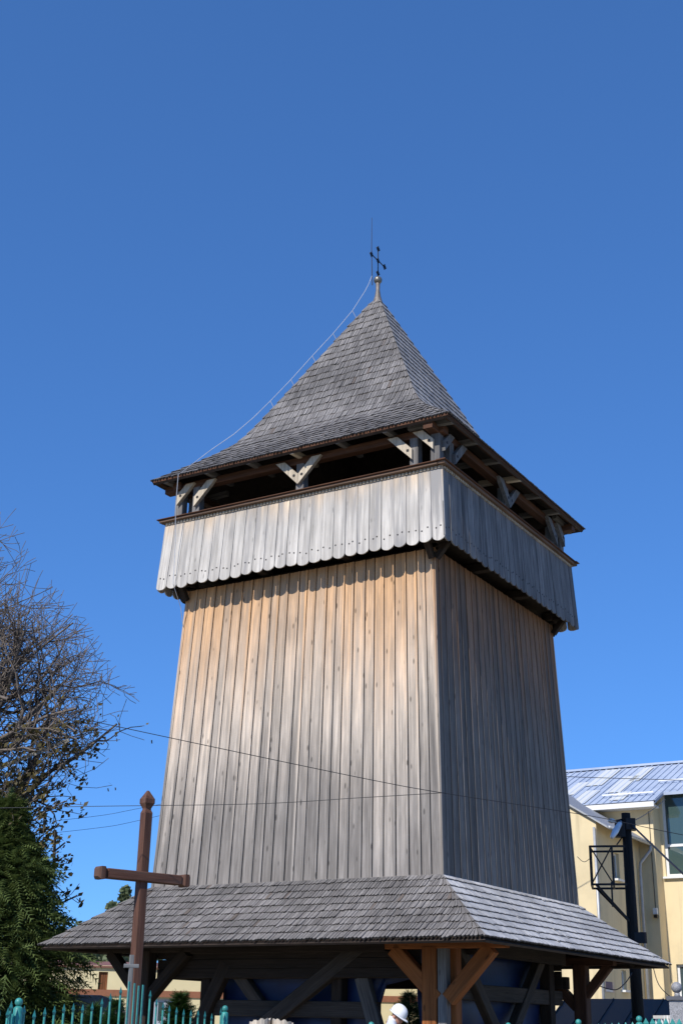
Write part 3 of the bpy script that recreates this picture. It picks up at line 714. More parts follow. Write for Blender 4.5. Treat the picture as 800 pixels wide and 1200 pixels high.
# ------------------------------------------------------------------ buildings
def holes_wall(b, x0, x1, z0, z1, holes, depth=.18, mat=0):
    """wall in the local xz plane facing -y, with openings and reveals"""
    xs = sorted({x0, x1, *[h[0] for h in holes], *[h[1] for h in holes]}); zs = sorted({z0, z1, *[h[2] for h in holes], *[h[3] for h in holes]})
    for i in range(len(xs)-1):
        for j in range(len(zs)-1):
            cx, cz = (xs[i]+xs[i+1])/2, (zs[j]+zs[j+1])/2
            if any(h[0] < cx < h[1] and h[2] < cz < h[3] for h in holes): continue
            b.add([(xs[i],0,zs[j]),(xs[i+1],0,zs[j]),(xs[i+1],0,zs[j+1]),(xs[i],0,zs[j+1])], [(0,1,2,3)], mat)
    for h in holes:
        a_, c_, e_, g_ = h; d = depth
        b.add([(a_,0,e_),(c_,0,e_),(c_,d,e_),(a_,d,e_)], [(0,1,2,3)], mat); b.add([(a_,0,g_),(c_,0,g_),(c_,d,g_),(a_,d,g_)], [(3,2,1,0)], mat)
        b.add([(a_,0,e_),(a_,d,e_),(a_,d,g_),(a_,0,g_)], [(0,1,2,3)], mat); b.add([(c_,0,e_),(c_,d,e_),(c_,d,g_),(c_,0,g_)], [(3,2,1,0)], mat)
def win(parent, Mx, x0, x1, z0, z1, y, fm, gm, mull=(), trans=(), fw=.07, name='window', sill=None):
    b = MB()
    b.box((x0,y,z0),(x0+fw,y+.06,z1)); b.box((x1-fw,y,z0),(x1,y+.06,z1)); b.box((x0+fw,y,z0),(x1-fw,y+.06,z0+fw)); b.box((x0+fw,y,z1-fw),(x1-fw,y+.06,z1))
    for q in mull: b.box((q-fw/2,y+.004,z0+fw),(q+fw/2,y+.056,z1-fw))
    for q in trans: b.box((x0+fw,y+.008,q-fw/2),(x1-fw,y+.052,q+fw/2))
    o = b.build(name, fm, parent); o.matrix_local = Mx
    b = MB(); b.box((x0+fw*.5,y+.025,z0+fw*.5),(x1-fw*.5,y+.035,z1-fw*.5)); b.build('pane', gm, o)
    if sill:
        b = MB(); b.box((x0-.08,y-.24,z0-.07),(x1+.08,y+.02,z0-.005)); b.build('sill', sill, o)
    return o
def rendermat(name, c):
    mt, n, p = newmat(name); tc = nd(n, 'ShaderNodeTexCoord'); mp = nd(n, 'ShaderNodeMapping'); mp.inputs['Scale'].default_value = (3.5, 3.5, .22)
    n.links.new(tc.outputs['Object'], mp.inputs[0]); st = noise(n, mp.outputs[0], 1, 6, .65); bl = noise(n, tc.outputs['Object'], .7, 5, .6)
    col = mixc(n, maprange(n, st, .5, .78), c, tuple(q*.72 for q in c)); col = mixc(n, maprange(n, bl, .42, .7), col, tuple(q*.88 for q in c))
    n.links.new(col, p.inputs['Base Color']); p.inputs['Roughness'].default_value = .92; p.inputs['Specular IOR Level'].default_value = .2
    bump(n, p, noise(n, tc.outputs['Object'], 14, 4, .6), .2, .01); return mt
RENDER = rendermat('yellow_render', (.74,.61,.375))
WHITE = plain('white_trim', (.72,.72,.70), .5, var=.05)
GLASS = glassmat('window_glass', (.05,.075,.08)); GLASSG = glassmat('green_glass', (.05,.085,.08), .03)
YB = 46.
nC = Vector((-math.sin(YAW), -math.cos(YAW), 0)); xC = Vector((math.cos(YAW), -math.sin(YAW), 0))
P0C = at(760, 1150, YB)
def cl(px, py, dy=0.):
    P = on_plane(px, py, P0C - nC*dy, nC); q = P-P0C; return q.dot(xC), P.z
def wl(px, py, x):                       # on the wing's side wall (facing xC) at local x
    P = on_plane(px, py, P0C + xC*x, xC); q = P-P0C; return -q.dot(nC), P.z
BT = thing('yellow_building', 'yellow rendered two-storey building with patched blue-grey metal roof behind the utility pole', 'building', (P0C.x, P0C.y, 0), -YAW)
I4 = Matrix.Identity(4)
def Mface(origin, k):                    # local frame of a wall: x along, -y outwards
    mt = Matrix.Rotation({0: 0, 1: math.pi/2, 3: -math.pi/2}[k], 4, 'Z'); mt.translation = Vector(origin); return mt
xw = cl(752, 1050)[0]                     # wing side wall plane
xe = cl(767, 1000)[0]                     # end of the projecting wall strip
ze = cl(740, 942)[1]
Lm, Rm = xw-9.0, xe
b = MB(); holes_wall(b, xw-6.0, xe, 0, ze, [])
b.add([(xe,0,0),(xe,.7,0),(xe,.7,ze),(xe,0,ze)], [(0,1,2,3)])
b.build('wall', RENDER, BT)
# recessed glazed bay to the right
ZBAY = ze-.02+(cl(730,900,4.6)[1]-ze+.02)*(1.25/5.15)-.13
gz0, gz1 = cl(790, 1027, .7)[1], cl(790, 925, .7)[1]
gx0 = cl(778, 1000, .7)[0]; gx1 = gx0+2.6
lz0 = .9; lz1 = cl(795, 1130, .7)[1]
b = MB(); holes_wall(b, xe-.05, xe+8, 0, ZBAY, [(gx0,gx1,gz0,gz1), (cl(793,1150,.7)[0], cl(793,1150,.7)[0]+1.6, lz0, lz1), (gx1+1.2, gx1+3.2, gz0, gz1)])
o = b.build('wall', RENDER, BT); o.location = (0,.7,0)
mt = Matrix.Translation((0,.7,0))
win(BT, mt, gx0, gx1, gz0, gz1, .12, WHITE, GLASSG, (gx0+.95, gx0+1.8), (cl(790,990,.7)[1],), .09, sill=WHITE)
win(BT, mt, gx1+1.2, gx1+3.2, gz0, gz1, .12, WHITE, GLASSG, (gx1+2.2,), (cl(790,990,.7)[1],), .09, sill=WHITE)
lx = cl(793,1150,.7)[0]; win(BT, mt, lx, lx+1.6, lz0, lz1, .12, WHITE, GLASS, (lx+.8,), (), .08, sill=WHITE)
b = MB(); b.box((xw-9,.05,0),(xe+8,11,ze-.1)); 
b = MB()                                   # rear and end walls
b.add([(xw-6,0,0),(xw-6,11,0),(xw-6,11,ze),(xw-6,0,ze)], [(3,2,1,0)]); b.add([(xw-6,11,0),(xe+8,11,0),(xe+8,11,ze),(xw-6,11,ze)], [(3,2,1,0)]); b.add([(xe+8,.7,0),(xe+8,11,0),(xe+8,11,ze),(xe+8,.7,ze)], [(0,1,2,3)])
b.build('rear_wall', RENDER, BT)
# metal roof with ribs and pale patches
def ridge_on(px, py, dy): return cl(px, py, dy)
RD = 4.6; zr = cl(730, 900, RD)[1]
def metalmat():
    mt, n, p = newmat('ribbed_metal_roof'); tc = nd(n, 'ShaderNodeTexCoord'); a = nd(n, 'ShaderNodeAttribute', attribute_name='rnd')
    f = noise(n, tc.outputs['Object'], 1.3, 5, .6)
    col = mixc(n, maprange(n, f, .3, .7), (.33,.39,.50), (.42,.48,.58))
    col = mixc(n, maprange(n, a.outputs['Fac'], .45, .55), col, (.58,.59,.56))
    n.links.new(col, p.inputs['Base Color']); p.inputs['Roughness'].default_value = .5; p.inputs['Metallic'].default_value = .0; return mt
RMAT = metalmat()
x0r, x1r = xw-7.0, xe+8.6; dyE = -.55; zE = ze-.02
def rp(x, t, l=0.): # t 0 eave .. 1 ridge
    dy = dyE+(RD-dyE)*t; z = zE+(zr-zE)*t; return Vector((x, dy, z+l))
xs_ = xe+.3; tR = (.45-dyE)/(RD-dyE)
b = MB(); b.add([rp(x0r,0), rp(xs_,0), rp(xs_,1), rp(x0r,1)], [(0,1,2,3)]); b.add([rp(xs_,tR), rp(x1r,tR), rp(x1r,1), rp(xs_,1)], [(0,1,2,3)]); b.add([(x0r,RD,zr),(x1r,RD,zr),(x1r,2*RD-dyE,zE),(x0r,2*RD-dyE,zE)], [(0,1,2,3)])
b.add([rp(x0r,0,-.1), rp(xs_,0,-.1), rp(xs_,1,-.1), rp(x0r,1,-.1)], [(3,2,1,0)]); b.add([rp(xs_,tR,-.1), rp(x1r,tR,-.1), rp(x1r,1,-.1), rp(xs_,1,-.1)], [(3,2,1,0)])
b.add([rp(xs_,tR,-.1), rp(x1r,tR,-.1), rp(x1r,tR), rp(xs_,tR)], [(0,1,2,3)]); b.add([rp(xs_,0,-.1), rp(xs_,tR,-.1), rp(xs_,tR), rp(xs_,0)], [(0,1,2,3)])
for xx in (x0r+1, x1r-.6): b.add([(xx,0,ze-.2),(xx,RD,zr-.05),(xx,2*RD,ze-.2)], [(0,1,2)])
rf = b.build('roof', RMAT, BT)
rr = random.Random(5)
xx = x0r
while xx < x1r:                            # each sheet rib
    b = MB(); b.bar(rp(xx,0 if xx < xs_ else tR,.015), rp(xx,1,.015), .05, .04); b.build('roof_rib', RMAT, rf); xx += .26
for (pa, pb_, ta, tb) in ((668,680,.28,.62),(700,716,.5,.95),(678,692,.02,.36),(722,737,.26,.70),(720,733,.05,.26),(748,757,.55,.92)):
    def xat(px, t):
        q = rp(0, t); return cl(px, 930, q.y)[0]
    tm = (ta+tb)/2; xa, xb = xat(pa, tm)-.05, xat(pb_, tm)+.05; b = MB()
    b.add([rp(xa,ta,.035), rp(xb,ta,.035), rp(xb,tb,.035), rp(xa,tb,.035)], [(0,1,2,3)], 0, 1.); b.build('roof_patch', RMAT, rf)
b = MB(); b.bar(rp(x0r,1,.04), rp(x1r,1,.04), .3, .08); b.build('ridge_cap', RMAT, rf)
for (pa, pb_, t_) in ((705,765,.13),(772,830,.42)):
    b = MB(); xa, xb = cl(pa,930,rp(0,t_).y)[0], cl(pb_,925,rp(0,t_).y)[0]; b.bar(rp(xa,t_,.12), rp(xb,t_,.12), .04, .05); b.build('snow_guard', WHITE, rf)
b = MB(); b.box((x0r,dyE-.02,zE-.20),(xe+.25,dyE+.05,zE-.03)); b.build('fascia', WHITE, BT)
b = MB(); b.box((x0r,dyE+.05,zE-.20),(xe+.25,-.004,zE-.15)); b.build('soffit', WHITE, BT)
b = MB(); b.box((xe-.2,-.12,zE-.12),(xe-.05,.0,zE-.05)); 
# wing with gable towards the churchyard
dn, zwe = wl(697.5, 962, xw); wz = zwe; nearY = dn
gw = 5.5                                   # wing width
b = MB()
sb = wl(722,1000,xw); s2 = wl(722,1030,xw); wA = (wl(719,1015,xw)[0], wl(725,1015,xw)[0], s2[1], sb[1]); wBq = (wl(728,1150,xw)[0], wl(733.5,1150,xw)[0], wl(730,1160,xw)[1], wl(730,1137,xw)[1])
hs = [(q[0]-nearY, q[1]-nearY, q[2], q[3]) for q in (wA, wBq)]
holes_wall(b, 0, -nearY, 0, wz, hs); o = b.build('wing_side_wall', RENDER, BT); MX = Mface((xw, nearY, 0), 1); o.matrix_local = MX
for q in hs: win(BT, MX, q[0], q[1], q[2], q[3], .1, WHITE, GLASS, (), (), .06, sill=WHITE)
b = MB(); pk = wz+gw*.5*.62
b.add([(xw-gw,nearY,0),(xw,nearY,0),(xw,nearY,wz),(xw-gw/2,nearY,pk),(xw-gw,nearY,wz)], [(0,1,2,3,4)])
b.add([(xw-gw,nearY,0),(xw-gw,0,0),(xw-gw,0,wz),(xw-gw,nearY,wz)], [(3,2,1,0)]); b.build('gable_wall', RENDER, BT)
b = MB(); ov = .42; z1_ = wz-ov*.62
for s in (1, -1):
    cx = xw-gw/2; ex = cx+s*(gw/2+ov)
    for l, mi in ((.06, 1), (.0, 0)):
        q = [(ex,nearY-.12,z1_+l),(ex,.6,z1_+l),(cx,.6,pk+l),(cx,nearY-.12,pk+l)]; b.add(q, [(0,1,2,3) if s*(1 if l else -1) > 0 else (3,2,1,0)], mi)
    b.add([(ex,nearY-.12,z1_),(cx,nearY-.12,pk),(cx,nearY-.12,pk+.06),(ex,nearY-.12,z1_+.06)], [(0,1,2,3)], 2)
b.build('wing_roof', [plain('soffit_brown', (.16,.09,.05), .8), plain('wing_roof_grey', (.24,.25,.27), .6), plain('verge_grey', (.35,.36,.37), .6)], BT)
GUT = plain('gutter_grey', (.42,.43,.44), .45, .3)
b = MB(); b.tube([(xw+ov+.05,nearY-.1,z1_+.02),(xw+ov+.05,-.1,z1_-.02)], .06, 8); b.build('gutter', GUT, BT, True)
b = MB(); gy = -.25; b.tube([(xw+ov+.05,gy,z1_),(xw+ov+.05,gy,z1_-.22),(xw+.12,gy-.1,z1_-.65),(xw+.10,gy-.1,z1_-.9),(xw+.10,gy-.1,.1)], .055, 8); b.build('downpipe', GUT, BT, True)
b = MB(); b.tube([(xw-.05,nearY-.06,wz-.2),(xw-.02,nearY-.06,.1)], .045, 8); b.build('downpipe', GUT, BT, True)
# camera box on the lit strip and a small poster on the wing
b = MB(); cx_, cz_ = cl(768, 1068); cx_ = min(cx_, xe-.1); b.box((cx_-.07,-.12,cz_-.1),(cx_+.07,0,cz_+.1)); b.box((cx_-.03,-.2,cz_-.22),(cx_+.09,-.04,cz_-.12), 1)
b.tube([(cx_,-.02,cz_+.1),(cx_-.02,-.02,ze-.3)], .012, 5, 2); tag(b.build('security_camera', [WHITE, M['iron'], M['cable']], None), 'small white security camera box on the lit strip of the yellow wall', 'camera').matrix_world = BT.matrix_world if False else Matrix.Translation((P0C.x,P0C.y,0)) @ Matrix.Rotation(-YAW,4,'Z')
def poster():
    q0 = wl(708,1150,xw); q1 = wl(719,1163.5,xw); b = MB()
    y0, y1 = q0[0], q1[0]; z1p, z0p = q0[1], q1[1]; d = y1-y0
    b.box((xw,y0,z0p),(xw+.02,y1,z1p), 0); X = xw+.024
    b.add([(X,y0,z0p+.28*(z1p-z0p)),(X,y0+.78*d,z0p+.28*(z1p-z0p)),(X,y0+.78*d,z1p),(X,y0,z1p)], [(0,1,2,3)], 1)
    b.add([(X,y0+.02*d,z0p+.02),(X,y0+.8*d,z0p+.02),(X,y0+.8*d,z0p+.26*(z1p-z0p)),(X,y0+.02*d,z0p+.26*(z1p-z0p))], [(0,1,2,3)], 2)
    o = b.build('notice_board', [plain('board_beige', (.6,.48,.38), .7), plain('board_violet', (.03,.025,.12), .5), WHITE])
    o.matrix_world = Matrix.Translation((P0C.x,P0C.y,0)) @ Matrix.Rotation(-YAW,4,'Z'); tag(o, 'small violet and white notice board on the shaded yellow wall', 'notice')
poster()

# low dark canopy in front of the yellow building
def canopy():
    A, B_ = at(694,1169,33.5), at(787,1169,32.5); zt = (A.z+B_.z)/2; A.z = B_.z = 0
    t = thing('dark_canopy', 'low black metal shed with sloping sheet roof below the yellow building', 'shed', (A.x,A.y,0), math.atan2(B_.y-A.y, B_.x-A.x))
    L = (B_-A).length; dk = plain('black_sheet', (.014,.014,.016), .5, .0); b = MB(); x0, x1 = -1.2, L
    b.add([(x0,0,zt-.62),(x1,0,zt-.62),(x1,1.3,zt),(x0,1.3,zt)], [(0,1,2,3)]); b.add([(x0,0,zt-.67),(x1,0,zt-.67),(x1,1.3,zt-.05),(x0,1.3,zt-.05)], [(3,2,1,0)])
    b.add([(x0,0,zt-.67),(x1,0,zt-.67),(x1,0,zt-.62),(x0,0,zt-.62)], [(0,1,2,3)]); b.build('roof', dk, t)
    for i in range(6):
        b = MB(); x = x0+(x1-x0)*i/5; b.bar((x,0,zt-.61),(x,1.3,zt+.01), .03, .02); b.build('roof_rib', dk, t)
    b = MB(); b.box((x0+.05,.25,0),(x1-.05,1.28,zt-.70)); b.build('wall', plain('dark_shed_wall', (.02,.021,.024), .6), t)
canopy()
# stone pillar with ball, white fence
def pillar():
    c = at(800, 1172, 24.5); zt = at(800, 1168, 24.5).z
    g = plain('grey_granite', (.26,.26,.27), .6, 0, .5, var=.45, scale=60)
    t = thing('stone_pillar', 'grey granite gate pillar with two stone balls on its capping', 'pillar', (c.x, c.y, 0), -R(15))
    b = MB(); b.box((-.24,-.24,0),(.24,.24,zt-.06)); b.build('shaft', g, t); b = MB(); b.box((-.28,-.28,zt-.06),(.28,.28,zt)); b.build('capping', plain('dark_granite', (.1,.1,.11), .4), t)
    b = MB(); b.lathe([(.06,zt),(.045,zt+.03),(.05,zt+.06)], 12, (-.10,0,0)); b.ball((-.10,0,zt+.15), .095, 16); b.build('stone_ball', g, t, True)
    b = MB(); b.ball((.16,0,zt+.09), .09, 16); b.build('stone_ball', g, t, True)
pillar()
def white_fence():
    A, B_ = at(768,1190,28), at(792,1190,27); t = thing('white_fence', 'short white picket fence beside the grey stone pillar', 'fence', (0,0,0))
    zt = A.z
    for i in range(8):
        p = A.lerp(B_, i/7); b = MB(); b.box((p.x-.022,p.y-.01,.1),(p.x+.022,p.y+.01,zt)); b.build('picket', WHITE, t)
    for z in (.3, zt-.03):
        b = MB(); b.bar((A.x-.04,A.y+.03,z),(B_.x+.04,B_.y+.03,z), .03, .06); b.build('rail', WHITE, t)
white_fence()

# long yellow house behind the tower
def house():
    A = at(-40, 1190, 50); B_ = at(640, 1190, 54); d = Vector((B_.x-A.x,B_.y-A.y,0)); L = d.length
    ang = math.atan2(d.y, d.x); t = thing('yellow_house', 'low pale yellow house with brown band and red roof seen behind the open tower base', 'house', (A.x,A.y,0), ang)
    nrm = Vector((d.y,-d.x,0)).normalized(); dx = d.normalized()
    def hl(px, py):
        P = on_plane(px, py, Vector((A.x,A.y,0)), nrm); q = P-Vector((A.x,A.y,0)); return q.dot(dx), P.z
    zb = hl(120,1163)[1]; zt = hl(110,1131)[1]
    ren = plain('pale_yellow_render', (.66,.57,.34), .9, 0, .2, var=.05, scale=1.2)
    h0 = hl(114.5,1162); h1 = hl(127,1139); lo0, lo1 = hl(121,1170), hl(133,1172)
    g0, g1 = hl(175,1170), hl(210,1170); gz = hl(180,1170)[1]
    hatch = (h0[0], h1[0], zb+.10, h1[1]); door = (lo0[0], lo1[0], 0., lo0[1]); gar = (g0[0]-.2, g1[0], 0., gz)
    w2 = hl(330,1175)[0]; win2 = (w2, w2+1.4, .9, 2.0)
    b = MB(); holes_wall(b, 0, L, 0, zt, [hatch, door, gar, win2]); b.build('wall', ren, t)
    b = MB(); b.add([(0,0,0),(0,7,0),(0,7,zt),(0,0,zt)], [(3,2,1,0)]); b.add([(L,0,0),(L,7,0),(L,7,zt),(L,0,zt)], [(0,1,2,3)]); b.add([(0,7,0),(L,7,0),(L,7,zt),(0,7,zt)], [(3,2,1,0)]); b.build('rear_wall', ren, t)
    bb = plain('brown_band', (.25,.10,.05), .8)
    b = MB(); b.box((-.02,-.05,zb-.12),(L+.02,-.003,zb+.10)); b.build('band', bb, t)
    br = wood('brown_door_wood', (.20,.075,.03), (.30,.12,.05))
    for nm, q in (('hatch', hatch), ('door', door)):
        b = MB(); nb = 4
        for i in range(nb):
            w = (q[1]-q[0])/nb; b.box((q[0]+i*w+.006,.08,q[2]+.01),(q[0]+(i+1)*w-.006,.12,q[3]-.01))
        b.box((q[0],.121,q[2]),(q[1],.14,q[3])); b.build(nm, br, t)
    gm = plain('grey_garage_door', (.42,.45,.50), .5, var=.05)
    b = MB(); x0, x1 = gar[0], gar[1]; b.box((x0+.003,.1,0),(x1-.003,.16,gz-.003)); o = b.build('garage_door', gm, t)
    for i in range(3):
        w = (x1-x0)/3; b = MB(); b.box((x0+i*w+.12,.085,gz-.75),(x0+(i+1)*w-.12,.099,gz-.12)); b.build('pane', GLASS, o)
    win(t, I4, *win2, .1, WHITE, GLASS, (w2+.7,), (), .07)
    rm = plain('red_metal_roof', (.20,.085,.06), .8, var=.15, scale=2)
    b = MB(); zr_ = zt+.28
    b.add([(-.4,-.10,zt-.02),(L+.4,-.10,zt-.02),(L+.4,3.5,zr_),(-.4,3.5,zr_)], [(0,1,2,3)]); b.add([(-.4,7.45,zt-.02),(L+.4,7.45,zt-.02),(L+.4,3.5,zr_),(-.4,3.5,zr_)], [(3,2,1,0)])
    b.add([(-.4,-.10,zt-.08),(L+.4,-.10,zt-.08),(L+.4,-.10,zt-.02),(-.4,-.10,zt-.02)], [(0,1,2,3)]); b.add([(-.4,-.10,zt-.08),(L+.4,-.10,zt-.08),(L+.4,.0,zt-.08),(-.4,.0,zt-.08)], [(3,2,1,0)])
    for xx in (0, L): b.add([(xx,0,zt-.02),(xx,3.5,zr_-.05),(xx,7,zt-.02)], [(0,1,2)])
    b.build('roof', rm, t)
house()

# ------------------------------------------------------------------ utility pole
def pole():
    Y = 31.6; P = at(740, 1075, Y); zt = at(732, 953, Y).z
    t = thing('utility_pole', 'black tarred wooden utility pole with steel cage platform beside the yellow building', 'utility pole', (P.x, P.y, 0), -R(12))
    tar = wood('tarred_wood', (.010,.009,.008), (.026,.023,.021), var=.05)
    def loc(px, py, dy=0.):
        w = at(px, py, Y+dy)-Vector((P.x,P.y,0)); c, s = math.cos(R(12)), math.sin(R(12)); return Vector((c*w.x-s*w.y, s*w.x+c*w.y, w.z))
    b = MB(); b.tube([(0,0,0),(0,0,zt*.5),(0,0,zt)], [.145,.13,.105], 12); b.build('shaft', tar, t, True)
    b = MB(); b.tube([(0,0,0),(0,0,1.62)], [.19,.185], 12); b.build('stub', tar, t, True)
    b = MB(); q = loc(739,966); b.box((q.x-.12,-.16,q.z-.14),(q.x+.10,.16,q.z+.12)); q = loc(726,972); b.box((q.x-.12,-.12,q.z-.18),(q.x+.12,.12,q.z+.15)); b.build('junction_box', M['iron'], t)
    b = MB()
    x0, x1 = loc(692,1015).x, 0.; z0, z1 = loc(692,1038).z, loc(692,994).z; y0, y1 = -.5, .45; xm = -.06
    def br(p, q, w=.045): b.bar(p, q, w, w)
    for (y) in (y0, y1):
        br((x0,y,z0),(xm,y,z0+.0)); br((x0,y,z1),(xm,y,z1))
        br((x0,y,z0),(x0,y,z1))
    br((x0,y0,z0),(x0,y1,z0)); br((x0,y0,z1),(x0,y1,z1)); br((x0+.5,y0,z0),(x0+.5,y1,z0)); br((x0+.5,y0,z1),(x0+.5,y0,z0)); br((x0+.5,y1,z1),(x0+.5,y1,z0))
    br((x0,y0,z0),(x0+.5,y0,z1),.03); br((x0,y0,z1),(x0+.5,y0,z0),.03); br((x0,y0,z0),(x0,y1,z1),.03); br((x0,y0,z1),(x0,y1,z0),.03)
    br((x0+.1,y0,z0),(0,-.05,z0-.85)); br((x0+.1,y1,z0),(0,.05,z0-.85)); br((x0+.45,y0,z0+.05),(x0+.45,y0,z0-.5),.04)
    b.build('platform_cage', M['iron'], t)
    b = MB(); q0, q1 = loc(727,963,-.2), loc(716,982,-.6); dv = (q1-q0)
    b.tube([loc(733,960), loc(722,962,-.1), q0], .03, 7, 1); b.tube([q0+dv*.0, q0+dv*.15, q0+dv*.6, q0+dv*.95, q0+dv*1.0], [.03,.06,.075,.05,.02], 10); b.build('lamp_head', [plain('lamp_silver', (.72,.74,.76), .35, .3), M['iron']], t, True)
    b = MB(); q = loc(716,962,-.1); b.ball(tuple(q), .09, 12, 0, .6); b.tube([tuple(q), tuple(loc(728,965))], .025, 6, 0); b.build('insulator', plain('porcelain', (.7,.7,.68), .3), t, True)
    b = MB(); q = loc(750,1099,-.1); b.box((q.x-.14,q.y-.06,q.z-.12),(q.x+.14,q.y+.06,q.z+.12)); b.bar((0,0,q.z+.05),(q.x,q.y,q.z+.05), .05,.05); b.build('floodlight', M['iron'], t)
    b = MB(); b.bar(loc(722,990), loc(738,968), .03,.03); b.build('strut', M['iron'], t)
    return P, zt
PP, PZ = pole()

def wire(label, pts_px, r=.011, mat='cable', n=10, cat='cable', group='overhead wires', ):
    """pts_px: (px, py, Y) along the span"""
    P = [at(*q) for q in pts_px]; out = []
    for i in range(len(P)-1):
        p0 = P[max(i-1,0)]; p1 = P[i]; p2 = P[i+1]; p3 = P[min(i+2,len(P)-1)]
        for j in range(n):
            u = j/n; out.append(.5*((2*p1)+(p2-p0)*u+(2*p0-5*p1+4*p2-p3)*u*u+(3*p1-p0-3*p2+p3)*u**3))
    out.append(P[-1]); b = MB(); b.tube(out, r, 5); tag(b.build('overhead_wire', M[mat], None, True), label, cat, group)
wire('black wire crossing the plank wall downwards towards the utility pole', [(-40,812,17),(80,839,17.4),(300,886,18.2),(440,915,18.8),(520,929.5,19.1),(690,956,19.8),(777,974,20.2),(860,990,20.6)], .0055)
wire('black wire running level behind the finial of the red-brown cross', [(-60,948,19.5),(105,945,19.5),(300,942,19.4),(420,935,19.2),(520,929,19.1)], .005)
for i, (a_, c_) in enumerate(((958,940),(972,948))):
    wire(('thin wire sloping up to the tower above the crossbeam', 'lower thin wire sloping up to the tower above the crossbeam')[i], [(-60,a_+16,33),(100,a_,33),(165,a_-11,33),(300,c_-20,33)], .005)
wire('wire strung across the patched blue-grey metal roof', [(600,906,40),(663,910,40),(720,912,40),(860,916,40)], .010)
wire('thin service wire rising from the utility pole to the roof corner', [(738,964,31.6),(758,953,35),(779,937,40)], .010)
wire('thick cable with a splice dropping away from the utility pole towards the street', [(738,965,31.5),(770,996,29),(800,1024,27),(850,1066,25)], .024)
wire('slack loop of cable hanging from the utility pole below the skirt eave', [(740,1140,31.4),(732,1152,31.3),(720,1160,31.3),(700,1155,31.3)], .012)
wire('thin cable curling down the yellow wall to the stone pillar', [(765,1135,36),(772,1155,35),(790,1172,33),(830,1200,31)], .012)
wire('small slack wire between the plank wall and the steel cage', [(676,1004,33),(684,1010,32.5),(693,1004,32)], .008)

# street lamp arm among the branches
def lamp():
    p0, p1 = at(-40,916,29.0), at(80,867.5,30.2); t = thing('street_lamp', 'pale grey lamp arm poking out of the bare tree branches', 'street lamp', (p0.x,p0.y,0))
    c = plain('pale_concrete', (.4,.37,.31), .85, var=.3, scale=8)
    b = MB(); b.tube([(0,0,0),(0,0,p0.z+.2)], [.13,.10], 10); b.build('pole', c, t, True)
    d = p1-Vector((p0.x,p0.y,0)); b = MB(); b.bar((0,0,p0.z), d, .085, .085); b.build('arm', c, t)
lamp()

# ------------------------------------------------------------------ parked car (mostly hidden)
def car():
    p = at(101, 1180, 30); t = thing('parked_car', 'grey parked car half hidden behind conifer and gate pickets', 'car', (p.x-1.0, p.y, 0), R(8))
    paint = plain('grey_car_paint', (.22,.23,.24), .25, .3); b = MB()
    prof = [(-2.1,.35),(-2.15,.75),(-2.0,1.02),(-1.1,1.15),(2.0,1.15),(2.12,.85),(2.1,.35)]
    roofp = [(-1.15,1.14),(-.55,1.78),(-.2,1.86),(1.3,1.86),(1.75,1.72),(2.02,1.14)]
    def ext(pr, w0, w1, mat, bb):
        N = len(pr); vs = [(x,-w0 if z < 1.3 else -w1,z) for x, z in pr]+[(x,w0 if z < 1.3 else w1,z) for x, z in pr]
        bb.add(vs, [tuple(range(N)), tuple(range(2*N-1,N-1,-1))]+[((j+1)%N, j, N+j, N+(j+1)%N) for j in range(N)], mat)
    ext(prof, .88, .88, 0, b); b.build('body', paint, t)
    b = MB(); ext(roofp, .84, .70, 0, b); b.build('cabin', paint, t)
    for (x0, x1, x2, x3) in ((-.85,-.48,.25,.25),(.35,.35,1.15,1.15),(1.25,1.25,1.55,1.75)):
        for s in (-1, 1):
            b = MB(); y = lambda z: s*(.84+(.70-.84)*min(1,max(0,(z-1.14)/.6))+.008)
            q = [(x0,y(1.2),1.2),(x3,y(1.2),1.2),(x2,y(1.7),1.7),(x1,y(1.7),1.7)]; b.add(q, [(0,1,2,3) if s < 0 else (3,2,1,0)]); b.build('side_window', GLASS, t)
    b = MB(); b.add([(-1.10,-.74,1.20),(-1.10,.74,1.20),(-.60,.62,1.74),(-.60,-.62,1.74)], [(3,2,1,0)]); o = b.build('windscreen', GLASS, t); o.location.x = -.02
    for x in (-1.35, 1.35):
        for s in (-1, 1):
            b = MB(); b.tube([(x,s*.70,.33),(x,s*.90,.33)], .33, 20); w = b.build('wheel', plain('tyre', (.015,.015,.015), .8), t)
            b = MB(); b.tube([(x,s*.88,.33),(x,s*.91,.33)], .2, 16); b.build('rim', GUT, w)
    for s in (-1, 1):
        b = MB(); b.box((-2.16,s*.62-.16,.72),(-2.05,s*.62+.16,.88)); b.build('headlight', WHITE, t)
car()

# ------------------------------------------------------------------ jagged pale stump top
def stump():
    c = at(318, 1196, 18.8); zt = at(318, 1193.2, 18.8).z; rr = random.Random(2)
    t = thing('split_stump', 'pale split log standing on end with jagged sawtooth top', 'log', (c.x, c.y, 0))
    mt = wood('pale_split_wood', (.42,.35,.27), (.62,.55,.45), var=.1)
    for s, x0, x1 in ((0,-.30,-.01),(1,.01,.30)):
        b = MB(); N = 18; top = []; bot = []
        cx = (x0+x1)/2; rx = (x1-x0)/2
        for i in range(N):
            q = 2*math.pi*i/N; x = cx+rx*math.cos(q); y = .2*math.sin(q); edge = abs(x)/.30
            top.append((x*.98, y, zt-.05*edge**3-(.03 if i % 2 else 0)+rr.uniform(-.006,.006))); bot.append((x*1.04, y, 0))
        b.add(bot+top+[(cx,0,zt-.06)], [(i,(i+1)%N,N+(i+1)%N,N+i) for i in range(N)]+[(N+i,N+(i+1)%N,2*N) for i in range(N)]); b.build('half_log', mt, t)
stump()

